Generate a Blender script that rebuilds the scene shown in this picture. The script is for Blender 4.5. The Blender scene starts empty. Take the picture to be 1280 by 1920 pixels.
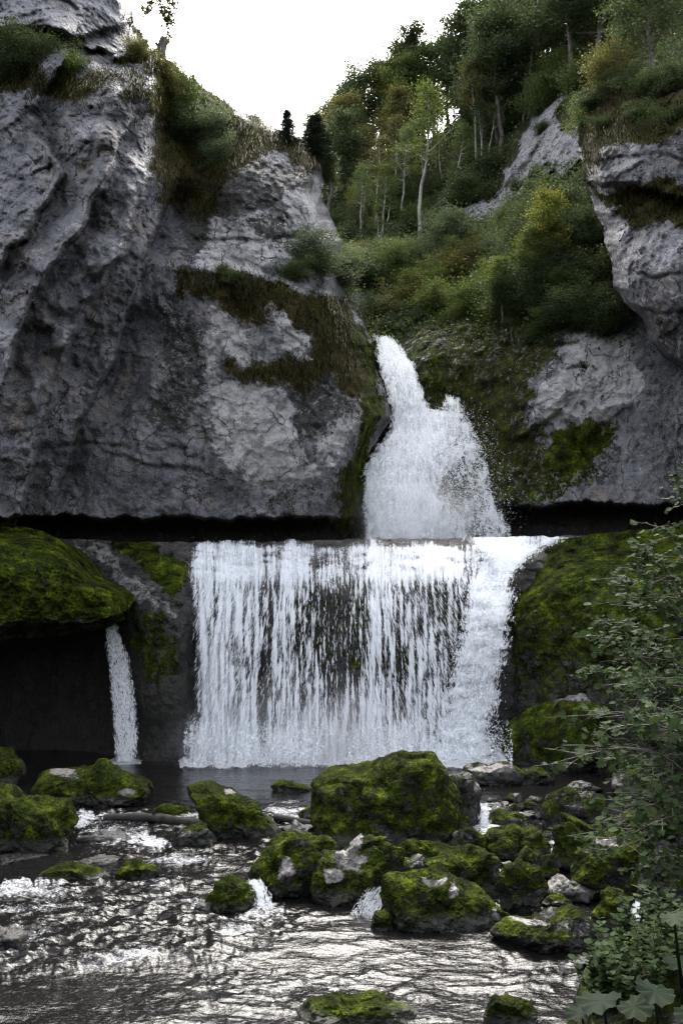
import bpy, math, random
import numpy as np
from mathutils import Vector, noise as mnoise

# ------------------------------------------------------------------ camera, sky, sun, exposure
SC = bpy.context.scene
F, HZ, EYE = 1867.0, 1190.0, 5.0            # focal length in photo pixels, horizon row, eye height above the pool
PITCH = math.atan((HZ - 960.0) / F)
cam_d = bpy.data.cameras.new('camera'); cam = bpy.data.objects.new('camera', cam_d)
SC.collection.objects.link(cam); SC.camera = cam
cam_d.sensor_fit = 'VERTICAL'; cam_d.sensor_height = 36.0; cam_d.sensor_width = 24.0
cam_d.lens = 36.0 * F / 1920.0; cam_d.clip_start = 0.1; cam_d.clip_end = 3000
cam.location = (0, 0, EYE); cam.rotation_euler = (math.pi / 2 + PITCH, 0, 0)

SUN_EL, SUN_AZ = math.radians(52), math.radians(1)    # azimuth from +Y, negative = to the left
W = bpy.data.worlds.new('World'); SC.world = W; W.use_nodes = True
wn = W.node_tree.nodes; wl = W.node_tree.links; wn.clear()
sky = wn.new('ShaderNodeTexSky'); sky.sky_type = 'NISHITA'; sky.sun_disc = False
sky.sun_elevation = SUN_EL; sky.sun_rotation = SUN_AZ
sky.air_density = 1.0; sky.dust_density = 4.0; sky.ozone_density = 1.0
hs = wn.new('ShaderNodeHueSaturation'); hs.inputs['Saturation'].default_value = 0.28
bgn = wn.new('ShaderNodeBackground'); bgn.inputs['Strength'].default_value = 0.15
wo = wn.new('ShaderNodeOutputWorld')
wl.new(sky.outputs[0], hs.inputs['Color']); wl.new(hs.outputs[0], bgn.inputs['Color']); wl.new(bgn.outputs[0], wo.inputs['Surface'])
sd = bpy.data.lights.new('sun', 'SUN'); sd.energy = 1.5; sd.angle = math.radians(32); sd.color = (1.0, 0.95, 0.86)
sun = bpy.data.objects.new('sun', sd); SC.collection.objects.link(sun)
sdir = Vector((math.sin(SUN_AZ) * math.cos(SUN_EL), math.cos(SUN_AZ) * math.cos(SUN_EL), math.sin(SUN_EL)))
sun.rotation_euler = sdir.to_track_quat('Z', 'Y').to_euler(); sun.location = (0, 60, 60)
SC.view_settings.view_transform = 'Standard'; SC.view_settings.look = 'None'
SC.view_settings.exposure = 2.6; SC.view_settings.gamma = 1.0
SC.render.engine = 'CYCLES'
SC.cycles.max_bounces = 6; SC.cycles.diffuse_bounces = 3; SC.cycles.glossy_bounces = 3
SC.cycles.transparent_max_bounces = 24; SC.cycles.volume_bounces = 1
SC.cycles.use_denoising = True; SC.cycles.denoising_prefilter = 'NONE'; SC.cycles.filter_width = 1.35
SC.cycles.caustics_reflective = False; SC.cycles.caustics_refractive = False

rng = np.random.default_rng(7); random.seed(7)
PI = math.pi

# ------------------------------------------------------------------ numeric helpers
_ct, _st = math.cos(PITCH), math.sin(PITCH)
def unproj(px, py, Y):
    px = np.asarray(px, float); py = np.asarray(py, float); Y = np.asarray(Y, float)
    up = (960.0 - py) / F
    s = Y / (_ct - up * _st)
    return np.stack(np.broadcast_arrays((px - 640.0) / F * s, Y, EYE + (_st + up * _ct) * s), -1)
def ratio(py):
    up = (960.0 - np.asarray(py, float)) / F
    return (_st + up * _ct) / (_ct - up * _st)
def sstep(a, b, x):
    t = np.clip((x - a) / (b - a), 0, 1); return t * t * (3 - 2 * t)
_perm = np.random.default_rng(3).permutation(256).astype(np.int64); _perm = np.concatenate([_perm, _perm, _perm])
_gr = np.random.default_rng(4).normal(size=(256, 3)); _gr /= np.linalg.norm(_gr, axis=1)[:, None]
def perlin(P):
    P = np.asarray(P, float); i = np.floor(P).astype(np.int64); f = P - i; i &= 255
    u = f * f * f * (f * (f * 6 - 15) + 10); res = 0
    for dx in (0, 1):
        wx = u[..., 0] if dx else 1 - u[..., 0]
        for dy in (0, 1):
            wy = u[..., 1] if dy else 1 - u[..., 1]
            for dz in (0, 1):
                wz = u[..., 2] if dz else 1 - u[..., 2]
                g = _gr[_perm[_perm[_perm[i[..., 0] + dx] + i[..., 1] + dy] + i[..., 2] + dz]]
                res = res + wx * wy * wz * (g[..., 0] * (f[..., 0] - dx) + g[..., 1] * (f[..., 1] - dy) + g[..., 2] * (f[..., 2] - dz))
    return res * 1.6
def fbm(P, sc=1.0, o=4, gain=.5, seed=0.0):
    P = np.asarray(P, float) * sc + seed * 17.31; a = 1.0; r = 0; t = 0
    for _ in range(o):
        r = r + a * perlin(P); t += a; a *= gain; P = P * 2.03 + 5.1
    return r / t
def ridged(P, sc=1.0, o=4, seed=0.0):
    P = np.asarray(P, float) * sc + seed * 13.7; a = 1.0; r = 0; t = 0
    for _ in range(o):
        r = r + a * (1 - np.abs(perlin(P)) * 2); t += a; a *= .5; P = P * 2.1 + 3.3
    return r / t
def worley(P, sc=1.0, seed=0):
    P = np.asarray(P, float) * sc + seed * 7.7; i = np.floor(P).astype(np.int64); f1 = np.full(P.shape[:-1], 9.); f2 = f1.copy(); cid = np.zeros(P.shape[:-1])
    for dx in (-1, 0, 1):
        for dy in (-1, 0, 1):
            for dz in (-1, 0, 1):
                c = i + np.array([dx, dy, dz]); h = _perm[_perm[_perm[c[..., 0] & 255] + (c[..., 1] & 255)] + (c[..., 2] & 255)]
                q = c + .5 + _gr[h] * .45; d = np.linalg.norm(P - q, axis=-1)
                m = d < f1; f2 = np.where(m, f1, np.minimum(f2, d)); cid = np.where(m, h / 255., cid); f1 = np.where(m, d, f1)
    return f1, f2, cid
def rbf(ctrl, c=60.0):
    C = np.array(ctrl, float); p = C[:, :2] / 100; v = C[:, 2]; cc = c / 100
    n = len(p); A = np.sqrt(((p[:, None] - p[None]) ** 2).sum(-1) + cc * cc); B = np.concatenate([np.ones((n, 1)), p], 1)
    M = np.block([[A, B], [B.T, np.zeros((3, 3))]]); w = np.linalg.solve(M, np.concatenate([v, np.zeros(3)]))
    def fn(px, py):
        px = np.asarray(px, float) / 100; py = np.asarray(py, float) / 100
        r = w[n] + w[n + 1] * px + w[n + 2] * py
        for k in range(n): r = r + w[k] * np.sqrt((px - p[k, 0]) ** 2 + (py - p[k, 1]) ** 2 + cc * cc)
        return r
    return fn
def lin(x, pts):
    P = np.array(pts, float); return np.interp(x, P[:, 0], P[:, 1])
def segdist(PX, PY, pts):                                   # distance and signed side to a polyline
    best = np.full(PX.shape, 1e9); side = np.zeros(PX.shape)
    for (x0, y0), (x1, y1) in zip(pts[:-1], pts[1:]):
        dx, dy = x1 - x0, y1 - y0; L = dx * dx + dy * dy + 1e-9
        t = np.clip(((PX - x0) * dx + (PY - y0) * dy) / L, 0, 1)
        ex, ey = PX - x0 - t * dx, PY - y0 - t * dy; d = np.hypot(ex, ey)
        s = np.sign(dx * ey - dy * ex); m = d < best
        side = np.where(m, s, side); best = np.where(m, d, best)
    return best, best * side
def polysd(PX, PY, pts):
    d, _ = segdist(PX, PY, list(pts) + [pts[0]])
    ins = np.zeros(PX.shape, bool); n = len(pts)
    for i in range(n):
        x0, y0 = pts[i]; x1, y1 = pts[(i + 1) % n]
        if y0 == y1: continue
        c = ((y0 > PY) != (y1 > PY)) & (PX < (x1 - x0) * (PY - y0) / (y1 - y0) + x0)
        ins ^= c
    return np.where(ins, d, -d)
def pmask(PX, PY, polys, soft=14, warp=42):
    r = np.zeros(PX.shape); q = np.stack([PX, PY, PX * 0], -1)
    a, b = fbm(q, 1 / 55., 5, .62, seed=33), fbm(q, 1 / 55., 5, .62, seed=34)
    PX, PY = PX + a * warp, PY + b * warp * 1.3
    for p in polys:
        s = 1.0
        if isinstance(p, tuple) and isinstance(p[0], (int, float)): s, p = p
        r = np.maximum(r, s * sstep(-soft, soft, polysd(PX, PY, p)))
    return r

# ------------------------------------------------------------------ scene helpers
def tag(o, label=None, cat=None, group=None, kind=None):
    if label: o['label'] = label
    if cat: o['category'] = cat
    if group: o['group'] = group
    if kind: o['kind'] = kind
    return o
def empty(name, loc=(0, 0, 0)):
    o = bpy.data.objects.new(name, None); o.empty_display_size = .2; o.location = loc
    SC.collection.objects.link(o); return o
def make_mesh(name, V, Fc, mat=None, attrs=None, smooth=True):
    me = bpy.data.meshes.new(name); V = np.asarray(V, np.float32)
    me.vertices.add(len(V)); me.vertices.foreach_set('co', V.ravel())
    if isinstance(Fc, np.ndarray):
        k = Fc.shape[1]; n = len(Fc); idx = Fc.ravel().astype(np.int32); st = np.arange(0, n * k, k, dtype=np.int32)
    else:
        n = len(Fc); idx = np.array([i for f in Fc for i in f], np.int32)
        ln = np.array([len(f) for f in Fc], np.int32); st = np.concatenate([[0], np.cumsum(ln)[:-1]]).astype(np.int32)
    me.loops.add(len(idx)); me.loops.foreach_set('vertex_index', idx)
    me.polygons.add(n); me.polygons.foreach_set('loop_start', st)
    me.update(calc_edges=True)
    if smooth: me.polygons.foreach_set('use_smooth', np.ones(n, bool))
    for an, a in (attrs or {}).items():
        a = np.asarray(a, np.float32)
        if a.ndim == 1: at = me.attributes.new(an, 'FLOAT', 'POINT'); at.data.foreach_set('value', a)
        else:
            at = me.attributes.new(an, 'FLOAT_COLOR', 'POINT')
            at.data.foreach_set('color', np.concatenate([a, np.ones((len(a), 4 - a.shape[1]), np.float32)], 1).ravel())
    if mat: me.materials.append(mat)
    me.validate(); return me
def obj(name, me, parent=None, loc=None):
    o = bpy.data.objects.new(name, me); SC.collection.objects.link(o)
    if parent: o.parent = parent
    if loc is not None: o.location = loc
    return o
def gridfaces(nv, nu):
    i = np.arange((nv - 1) * (nu - 1)); r = i // (nu - 1); c = i % (nu - 1); a = r * nu + c
    return np.stack([a, a + nu, a + nu + 1, a + 1], 1)
def with_skirt(P, sides, steps, ray=()):
    """P: nv x nu x 3 grid. sides: {'right':offset fn(k)->(dx,dy,dz)}; extend the grid past its edges so the body goes on behind."""
    pads = [0, 0, 0, 0]
    for s, fn in sides.items():
        ex = []
        for k in range(1, steps + 1):
            o = np.array(fn(k))
            e = {'right': P[:, -1:], 'left': P[:, :1], 'top': P[:1], 'bottom': P[-1:]}[s]
            if s in ray: eye = np.array([0, 0, EYE]); ex.append(eye + (e - eye) * (1 + o[1] / e[..., 1:2]) + o * [1, 0, 1])
            else: ex.append(e + o)
        if s == 'right': P = np.concatenate([P] + ex, 1); pads[1] = steps
        if s == 'left': P = np.concatenate(ex[::-1] + [P], 1); pads[0] = steps
        if s == 'top': P = np.concatenate(ex[::-1] + [P], 0); pads[2] = steps
        if s == 'bottom': P = np.concatenate([P] + ex, 0); pads[3] = steps
    return P, pads
def padattr(A, pads):
    return np.pad(A, [(pads[2], pads[3]), (pads[0], pads[1])] + [(0, 0)] * (A.ndim - 2), mode='edge')
class Tubes:
    def __init__(s): s.V = []; s.F = []; s.n = 0
    def add(s, pts, rad, sides=6):
        pts = np.asarray(pts, float); rad = np.broadcast_to(np.asarray(rad, float), (len(pts),))
        t = np.gradient(pts, axis=0); t /= np.linalg.norm(t, axis=1)[:, None] + 1e-9
        ref = np.where(np.abs(t[:, 2:3]) > .9, np.array([[1., 0, 0]]), np.array([[0, 0, 1.]]))
        a = np.cross(t, ref); a /= np.linalg.norm(a, axis=1)[:, None] + 1e-9; b = np.cross(t, a)
        th = np.arange(sides) * 2 * PI / sides
        ring = pts[:, None] + rad[:, None, None] * (np.cos(th)[None, :, None] * a[:, None] + np.sin(th)[None, :, None] * b[:, None])
        s.V.append(ring.reshape(-1, 3)); m = len(pts)
        for i in range(m - 1):
            for j in range(sides):
                j2 = (j + 1) % sides
                s.F.append((s.n + i * sides + j, s.n + i * sides + j2, s.n + (i + 1) * sides + j2, s.n + (i + 1) * sides + j))
        s.F.append(tuple(s.n + j for j in range(sides))[::-1]); s.F.append(tuple(s.n + (m - 1) * sides + j for j in range(sides)))
        s.n += m * sides
    def mesh(s, name, mat): return make_mesh(name, np.concatenate(s.V), s.F, mat)
def quads(name, C, U, Vv, mat, tint=None):
    """Leaf or droplet faces: centre C, half length vector U, half width vector Vv; a kite folded a little along its axis."""
    n = len(C); nrm = np.cross(U, Vv); nrm /= np.linalg.norm(nrm, axis=1)[:, None] + 1e-9
    fold = nrm * (np.linalg.norm(Vv, axis=1) * .35)[:, None]
    P = np.stack([C - U, C + Vv - U * .1 + fold, C + U, C - Vv - U * .1 + fold], 1).reshape(-1, 3)
    i = np.arange(n)[:, None] * 4
    Fc = np.concatenate([i + [[0, 1, 2]], i + [[0, 2, 3]]], 0)
    at = {}
    if tint is not None: at['tint'] = np.repeat(np.asarray(tint), 4)
    return make_mesh(name, P, Fc, mat, at, smooth=False)

# ------------------------------------------------------------------ material helper
class M:
    def __init__(s, name):
        s.m = bpy.data.materials.new(name); s.m.use_nodes = True; s.t = s.m.node_tree; s.t.nodes.clear()
        s.out = s.t.nodes.new('ShaderNodeOutputMaterial')
    def n(s, t, **a):
        x = s.t.nodes.new(t)
        for k, v in a.items(): setattr(x, k, v)
        return x
    def set(s, sock, v):
        if hasattr(v, 'is_output'): s.t.links.new(v, sock)
        elif isinstance(v, (tuple, list)) and len(v) == 3 and sock.type == 'RGBA': sock.default_value = (*v, 1)
        else: sock.default_value = v
    def pos(s): return s.n('ShaderNodeNewGeometry').outputs['Position']
    def objc(s): return s.n('ShaderNodeTexCoord').outputs['Object']
    def nz(s):
        x = s.n('ShaderNodeSeparateXYZ'); s.t.links.new(s.n('ShaderNodeNewGeometry').outputs['Normal'], x.inputs[0]); return x.outputs[2]
    def attr(s, name, comp=None):
        a = s.n('ShaderNodeAttribute', attribute_name=name)
        if comp is None: return a.outputs['Fac']
        x = s.n('ShaderNodeSeparateColor'); s.t.links.new(a.outputs['Color'], x.inputs[0]); return x.outputs[comp]
    def vattr(s, name): return s.n('ShaderNodeAttribute', attribute_name=name).outputs['Vector']
    def scale(s, v, sc, loc=(0, 0, 0)):
        x = s.n('ShaderNodeMapping'); s.t.links.new(v, x.inputs[0]); x.inputs['Scale'].default_value = sc; x.inputs['Location'].default_value = loc; return x.outputs[0]
    def noise(s, v, sc, d=4, r=.55, dist=0.0):
        x = s.n('ShaderNodeTexNoise'); s.t.links.new(v, x.inputs['Vector'])
        x.inputs['Scale'].default_value = sc; x.inputs['Detail'].default_value = d; x.inputs['Roughness'].default_value = r; x.inputs['Distortion'].default_value = dist
        return x.outputs['Fac']
    def vor(s, v, sc, feature='F1'):
        x = s.n('ShaderNodeTexVoronoi', feature=feature); s.t.links.new(v, x.inputs['Vector']); x.inputs['Scale'].default_value = sc; return x.outputs['Distance']
    def math(s, op, a, b=0.0, c=None):
        x = s.n('ShaderNodeMath', operation=op); s.set(x.inputs[0], a); s.set(x.inputs[1], b)
        if c is not None: s.set(x.inputs[2], c)
        return x.outputs[0]
    def step(s, v, a, b, lo=0., hi=1.):
        x = s.n('ShaderNodeMapRange', interpolation_type='SMOOTHSTEP'); s.set(x.inputs[0], v)
        for i, q in enumerate((a, b, lo, hi)): x.inputs[i + 1].default_value = q
        return x.outputs[0]
    def mix(s, f, a, b):
        x = s.n('ShaderNodeMix', data_type='RGBA'); s.set(x.inputs[0], f); s.set(x.inputs[6], a); s.set(x.inputs[7], b); return x.outputs[2]
    def ramp(s, f, st):
        x = s.n('ShaderNodeValToRGB'); s.set(x.inputs[0], f); e = x.color_ramp.elements
        while len(e) < len(st): e.new(.5)
        for q, (p, c) in zip(e, st): q.position = p; q.color = (*c, 1)
        return x.outputs[0]
    def bump(s, h, strength, dist, nrm=None):
        x = s.n('ShaderNodeBump'); s.set(x.inputs['Height'], h); x.inputs['Strength'].default_value = strength; x.inputs['Distance'].default_value = dist
        if nrm is not None: s.set(x.inputs['Normal'], nrm)
        return x.outputs[0]
    def bsdf(s, **k):
        x = s.n('ShaderNodeBsdfPrincipled')
        for a, v in k.items(): s.set(x.inputs[a.replace('_', ' ')], v)
        return x.outputs[0]
    def done(s, sh): s.t.links.new(sh, s.out.inputs['Surface']); return s.m

MOSS_DARK, MOSS_MID, MOSS_BRIGHT = (.007, .010, .002), (.044, .062, .005), (.20, .245, .012)  # three moss tones, spread at random by noise
def moss_color(g, p, sc=1.0):
    a = g.noise(p, 2.1 * sc, 5, .6); b = g.noise(p, 14 * sc, 4, .65)
    c = g.math('ADD', g.math('MULTIPLY', a, .62), g.math('MULTIPLY', b, .38))
    return g.ramp(c, [(.42, MOSS_DARK), (.555, MOSS_MID), (.70, MOSS_BRIGHT)]), b

def rock_material(name, lo=(.056, .057, .070), hi=(.265, .262, .285), pale=(.52, .505, .50), warm=.7, dark_base=0.0, wet=0.0):
    g = M(name); p = g.pos()
    n1 = g.noise(p, .35, 6, .62, .4); n2 = g.noise(p, 1.9, 8, .7); n3 = g.noise(p, 9, 6, .7)
    streak = g.noise(g.scale(p, (1.5, 1.5, .16)), 1.0, 6, .65, .6)
    t = g.math('ADD', g.math('MULTIPLY', n1, .45), g.math('ADD', g.math('MULTIPLY', n2, .35), g.math('MULTIPLY', n3, .25)))
    col = g.mix(g.step(t, .38, .68), lo, hi)
    wm = g.math('MULTIPLY', g.step(g.noise(p, .5, 5, .6, .8), .5, .72), warm)
    col = g.mix(wm, col, (.27, .23, .20))
    col = g.mix(g.math('MULTIPLY', g.step(streak, .54, .70), .7), col, (.025, .026, .031))
    col = g.mix(g.math('MULTIPLY', g.step(n3, .63, .72),   .7), col, (.33, .33, .345))            # small pale lichen spots
    k = g.noise(p, 3.2, 7, .72, .5); kk = g.noise(p, 15, 4, .6)
    edge = g.math('ADD', g.math('MULTIPLY', g.math('SUBTRACT', k, .5), 2.0), g.math('MULTIPLY', g.math('SUBTRACT', kk, .5), .9))
    pm = g.step(g.math('ADD', g.attr('mask', 0), g.math('MULTIPLY', edge, .55)), .42, .62)
    col = g.mix(g.math('MULTIPLY', pm, .85), col, g.mix(g.step(n2, .35, .65), (.30, .295, .31), pale))
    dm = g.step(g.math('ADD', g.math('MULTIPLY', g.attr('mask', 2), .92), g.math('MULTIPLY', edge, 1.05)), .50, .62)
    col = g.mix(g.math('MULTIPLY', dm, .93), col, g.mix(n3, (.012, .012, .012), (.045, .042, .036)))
    vm = g.step(g.math('ADD', g.attr('mask', 1), g.math('MULTIPLY', edge, .8)), .45, .60)
    mc, mb = moss_color(g, p, .7)
    dry = g.mix(g.noise(p, 6, 4, .6), (.030, .026, .012), (.075, .062, .026))
    mc = g.mix(g.attr('dry'), mc, dry)
    col = g.mix(vm, col, mc)
    h = g.math('ADD', g.math('MULTIPLY', n2, .6), g.math('ADD', g.math('MULTIPLY', n3, .35), g.math('MULTIPLY', g.noise(p, 32, 5, .7), .12)))
    wv = g.n('ShaderNodeVectorMath', operation='MULTIPLY_ADD'); nt_ = g.n('ShaderNodeTexNoise'); g.t.links.new(p, nt_.inputs['Vector']); nt_.inputs['Scale'].default_value = .9; nt_.inputs['Detail'].default_value = 6; g.t.links.new(nt_.outputs['Color'], wv.inputs[0]); wv.inputs[1].default_value = (1.6, 1.6, 1.6); g.t.links.new(p, wv.inputs[2])
    crack = g.vor(g.scale(wv.outputs[0], (1, 1, .55)), .85, 'DISTANCE_TO_EDGE')
    col = g.mix(g.math('MULTIPLY', g.step(crack, .0, .035, 1., 0.), g.step(n1, .42, .60)), col, (.014, .014, .016))
    h = g.math('ADD', h, g.math('MULTIPLY', g.step(crack, 0, .04), .16))
    b = g.bump(h, 1.0, .42)
    b = g.bump(g.math('MULTIPLY', vm, mb), .8, .12, b)
    return g.done(g.bsdf(Base_Color=col, Roughness=g.mix(vm, (.62 - wet * .3,) * 3, (.95,) * 3), Normal=b, Specular_IOR_Level=g.math('SUBTRACT', .4, g.math('MULTIPLY', vm, .35))))
ROCK = rock_material('limestone')
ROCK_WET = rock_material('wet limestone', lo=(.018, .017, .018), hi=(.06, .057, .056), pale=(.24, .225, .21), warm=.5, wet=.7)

def boulder_material(name, moss, bare=(.10, .092, .085)):
    g = M(name); p = g.pos(); mc, mb = moss_color(g, p, 1.3)
    n = g.noise(p, 1.6, 6, .62, .5); n2 = g.noise(p, 7, 6, .7); n3 = g.noise(p, 30, 5, .7)
    rock = g.mix(g.step(n2, .35, .68), (.022, .020, .018), bare)
    rock = g.mix(g.step(n, .45, .62), (.02, .019, .018), rock)
    z = g.nz()
    f = g.math('ADD', g.math('ADD', g.math('MULTIPLY', z, .42), g.math('MULTIPLY', g.math('SUBTRACT', n, .5), 2.6)), g.math('MULTIPLY', g.math('SUBTRACT', n2, .5), 1.2))
    f = g.step(g.math('ADD', f, moss), .35, .62)
    f = g.math('MULTIPLY', f, g.step(g.math('ADD', g.attr('bare'), g.math('MULTIPLY', g.math('SUBTRACT', n2, .5), 1.1)), .40, .60, 1., 0.))
    rock = g.mix(g.step(g.attr('bare'), .35, .7), rock, g.mix(g.step(n2, .35, .7), (.07, .062, .056), (.22, .20, .19)))
    sep = g.n('ShaderNodeSeparateXYZ'); g.t.links.new(p, sep.inputs[0])
    wl_ = g.attr('wet')
    wet = g.step(g.math('ADD', wl_, g.math('MULTIPLY', g.math('SUBTRACT', n2, .5), .5)), .35, .65)
    f = g.math('MULTIPLY', f, g.math('SUBTRACT', 1., g.math('MULTIPLY', wet, .8)))
    col = g.mix(f, g.mix(g.math('MULTIPLY', wet, .8), rock, (.012, .011, .010)), mc)
    h = g.math('ADD', g.math('MULTIPLY', n2, .5), g.math('MULTIPLY', n3, .25))
    b = g.bump(h, .8, .10)
    b = g.bump(g.math('MULTIPLY', f, g.math('ADD', mb, g.math('MULTIPLY', n3, .6))), .9, .09, b)
    rough = g.mix(f, g.mix(wet, (.42,) * 3, (.25,) * 3), (.95,) * 3)
    return g.done(g.bsdf(Base_Color=col, Roughness=rough, Normal=b, Specular_IOR_Level=g.math('SUBTRACT', .5, g.math('MULTIPLY', f, .42))))
B_MOSS = boulder_material('mossy stone', .66)
B_HALF = boulder_material('half mossy stone', .30)
B_WET = boulder_material('dark wet stone', -.25, bare=(.06, .055, .05))

def leaf_material(name, a, b, c=None, trans=.45, rough=.55, spec=.15):
    g = M(name); t = g.attr('tint')
    st = [(.0, a), (.6, b)] + ([(.95, c)] if c else [])
    col = g.ramp(t, st)
    d = g.bsdf(Base_Color=col, Roughness=rough, Specular_IOR_Level=spec)
    tr = g.n('ShaderNodeBsdfTranslucent'); g.set(tr.inputs['Color'], g.mix(.5, col, g.ramp(t, [(p, (min(1, q[0] * 1.5), min(1, q[1] * 1.5), q[2])) for p, q in st])))
    x = g.n('ShaderNodeMixShader'); x.inputs[0].default_value = trans
    g.t.links.new(d, x.inputs[1]); g.t.links.new(tr.outputs[0], x.inputs[2]); return g.done(x.outputs[0])
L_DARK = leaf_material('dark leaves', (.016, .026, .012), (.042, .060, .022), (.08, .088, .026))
L_MID = leaf_material('green leaves', (.034, .054, .018), (.075, .105, .030), (.13, .14, .034))
L_OLIVE = leaf_material('olive leaves', (.040, .042, .012), (.080, .078, .020), (.13, .105, .02))
L_LIGHT = leaf_material('light green leaves', (.040, .060, .016), (.078, .105, .024), (.14, .14, .025))
L_GREY = leaf_material('grey green leaves', (.045, .062, .034), (.088, .115, .060), (.13, .15, .07))
L_YEL = leaf_material('yellowing leaves', (.05, .08, .018), (.12, .135, .02), (.40, .25, .02))
L_NEAR = leaf_material('shaded near leaves', (.012, .022, .009), (.030, .050, .018), (.066, .088, .032), trans=.35, spec=.04, rough=.7)  # darker leaf green with the shade put into its colour
L_SPRUCE = leaf_material('needles', (.006, .011, .008), (.016, .025, .014), (.03, .04, .02), trans=.15)
L_GRASS = leaf_material('grass blades', (.010, .010, .004), (.026, .027, .009), (.052, .054, .015), trans=.2, spec=.05)
L_MOSSG = leaf_material('bright grass blades', (.020, .024, .006), (.046, .052, .010), (.10, .10, .018), trans=.25, spec=.05)
L_BUTTER = leaf_material('broad leaves', (.006, .010, .006), (.011, .018, .010), (.02, .026, .014), trans=.12, rough=.7, spec=.04)  # shade of the trees above is put into this dark leaf colour
def bark(name, a, b, sc=6):
    g = M(name); p = g.objc(); n = g.noise(g.scale(p, (1, 1, .35)), sc, 6, .7)
    return g.done(g.bsdf(Base_Color=g.mix(g.step(n, .38, .62), a, b), Roughness=.9, Normal=g.bump(n, .6, .03)))
BARK = bark('bark', (.03, .026, .022), (.09, .08, .068))
BARK_PALE = bark('pale bark', (.10, .098, .088), (.34, .33, .30), 3)
BARK_WET = bark('wet log', (.007, .006, .005), (.030, .026, .022))
def water_white(name):
    g = M(name); d = g.n('ShaderNodeBsdfDiffuse'); d.inputs[0].default_value = (.88, .90, .93, 1)
    t = g.n('ShaderNodeBsdfTranslucent'); t.inputs[0].default_value = (.88, .90, .93, 1)
    x = g.n('ShaderNodeMixShader'); x.inputs[0].default_value = .3
    g.t.links.new(d.outputs[0], x.inputs[1]); g.t.links.new(t.outputs[0], x.inputs[2])
    y = g.n('ShaderNodeMixShader'); y.inputs[0].default_value = .42; g.t.links.new(x.outputs[0], y.inputs[1]); g.t.links.new(g.n('ShaderNodeBsdfTransparent').outputs[0], y.inputs[2]); return g.done(y.outputs[0])
FOAM = water_white('white falling water')
def sheet_material(name):
    g = M(name); v = g.vattr('st')
    a = g.noise(g.scale(v, (8, .75, 0)), 1.0, 5, .66, .25); b = g.noise(g.scale(v, (24, 2.6, 0), (3, 7, 0)), 1.0, 4, .68, .2)
    k = g.math('ADD', g.math('MULTIPLY', a, .62), g.math('MULTIPLY', b, .42))
    al = g.step(g.math('ADD', g.math('ADD', g.math('MULTIPLY', g.math('SUBTRACT', k, .52), 1.7), .52), g.math('SUBTRACT', g.attr('dens'), .5)), .34, .86)
    d = g.n('ShaderNodeBsdfDiffuse'); d.inputs[0].default_value = (.84, .86, .90, 1)
    g.set(d.inputs['Normal'], g.bump(k, .7, .12))
    t = g.n('ShaderNodeBsdfTranslucent'); t.inputs[0].default_value = (.84, .86, .90, 1)
    x = g.n('ShaderNodeMixShader'); x.inputs[0].default_value = .4
    g.t.links.new(d.outputs[0], x.inputs[1]); g.t.links.new(t.outputs[0], x.inputs[2])
    tr = g.n('ShaderNodeBsdfTransparent'); y = g.n('ShaderNodeMixShader'); g.set(y.inputs[0], g.math('MULTIPLY', al, .95))
    g.t.links.new(tr.outputs[0], y.inputs[1]); g.t.links.new(x.outputs[0], y.inputs[2]); return g.done(y.outputs[0])
SHEET = sheet_material('thin water veil')
def stream_material():
    g = M('stream water'); p = g.pos(); fm = g.attr('foam')
    r1 = g.noise(g.scale(p, (.6, 1.7, 1)), 2.6, 3, .5, 1.0); r2 = g.noise(g.scale(p, (1, 1.7, 1)), 10, 4, .6, .8)
    f1 = g.noise(g.scale(p, (1.0, 1.5, 1)), 2.2, 9, .72, 1.2); f2 = g.noise(g.scale(p, (1, 1.4, 1)), 16, 6, .75, .5)
    ff = g.math('ADD', g.math('MULTIPLY', f1, .6), g.math('MULTIPLY', f2, .45))
    fo = g.step(g.math('ADD', ff, g.math('SUBTRACT', fm, .42)), .44, .64)
    wat = g.bsdf(Base_Color=g.mix(r1, (.004, .004, .0045), (.009, .008, .007)), Roughness=.06, IOR=1.33, Specular_IOR_Level=.24,
                 Normal=g.bump(g.math('ADD', r1, g.math('MULTIPLY', r2, .5)), 1.0, .022))
    fm_ = g.bsdf(Base_Color=g.mix(g.step(f2, .35, .65), (.20, .21, .22), (.76, .77, .79)), Roughness=.6, Normal=g.bump(ff, .9, .12))
    x = g.n('ShaderNodeMixShader'); g.set(x.inputs[0], g.math('MULTIPLY', fo, .92)); g.t.links.new(wat, x.inputs[1]); g.t.links.new(fm_, x.inputs[2])
    return g.done(x.outputs[0])
STREAM = stream_material()
def soil_material():
    g = M('forest soil'); p = g.pos(); n = g.noise(p, 1.2, 7, .7); n2 = g.noise(p, 9, 5, .7)
    col = g.ramp(g.math('ADD', g.math('MULTIPLY', n, .6), g.math('MULTIPLY', n2, .4)), [(.35, (.014, .013, .008)), (.5, (.03, .034, .012)), (.65, (.06, .055, .025))])
    pm = g.step(g.math('ADD', g.attr('mask', 0), g.math('MULTIPLY', g.math('SUBTRACT', g.noise(p, 1.3, 7, .78, .8), .5), 3.6)), .45, .55)
    pm = g.math('MULTIPLY', pm, g.step(g.attr('mask', 0), .02, .2))
    col = g.mix(pm, col, g.mix(g.step(g.math('ADD', g.math('MULTIPLY', n2, .6), g.math('MULTIPLY', g.noise(p, 2.5, 6, .7), .5)), .42, .62), (.05, .05, .056), (.33, .325, .34)))
    return g.done(g.bsdf(Base_Color=col, Roughness=.95, Normal=g.bump(g.math('ADD', n, n2), 1., .3), Specular_IOR_Level=.1))
SOIL = soil_material()

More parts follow.
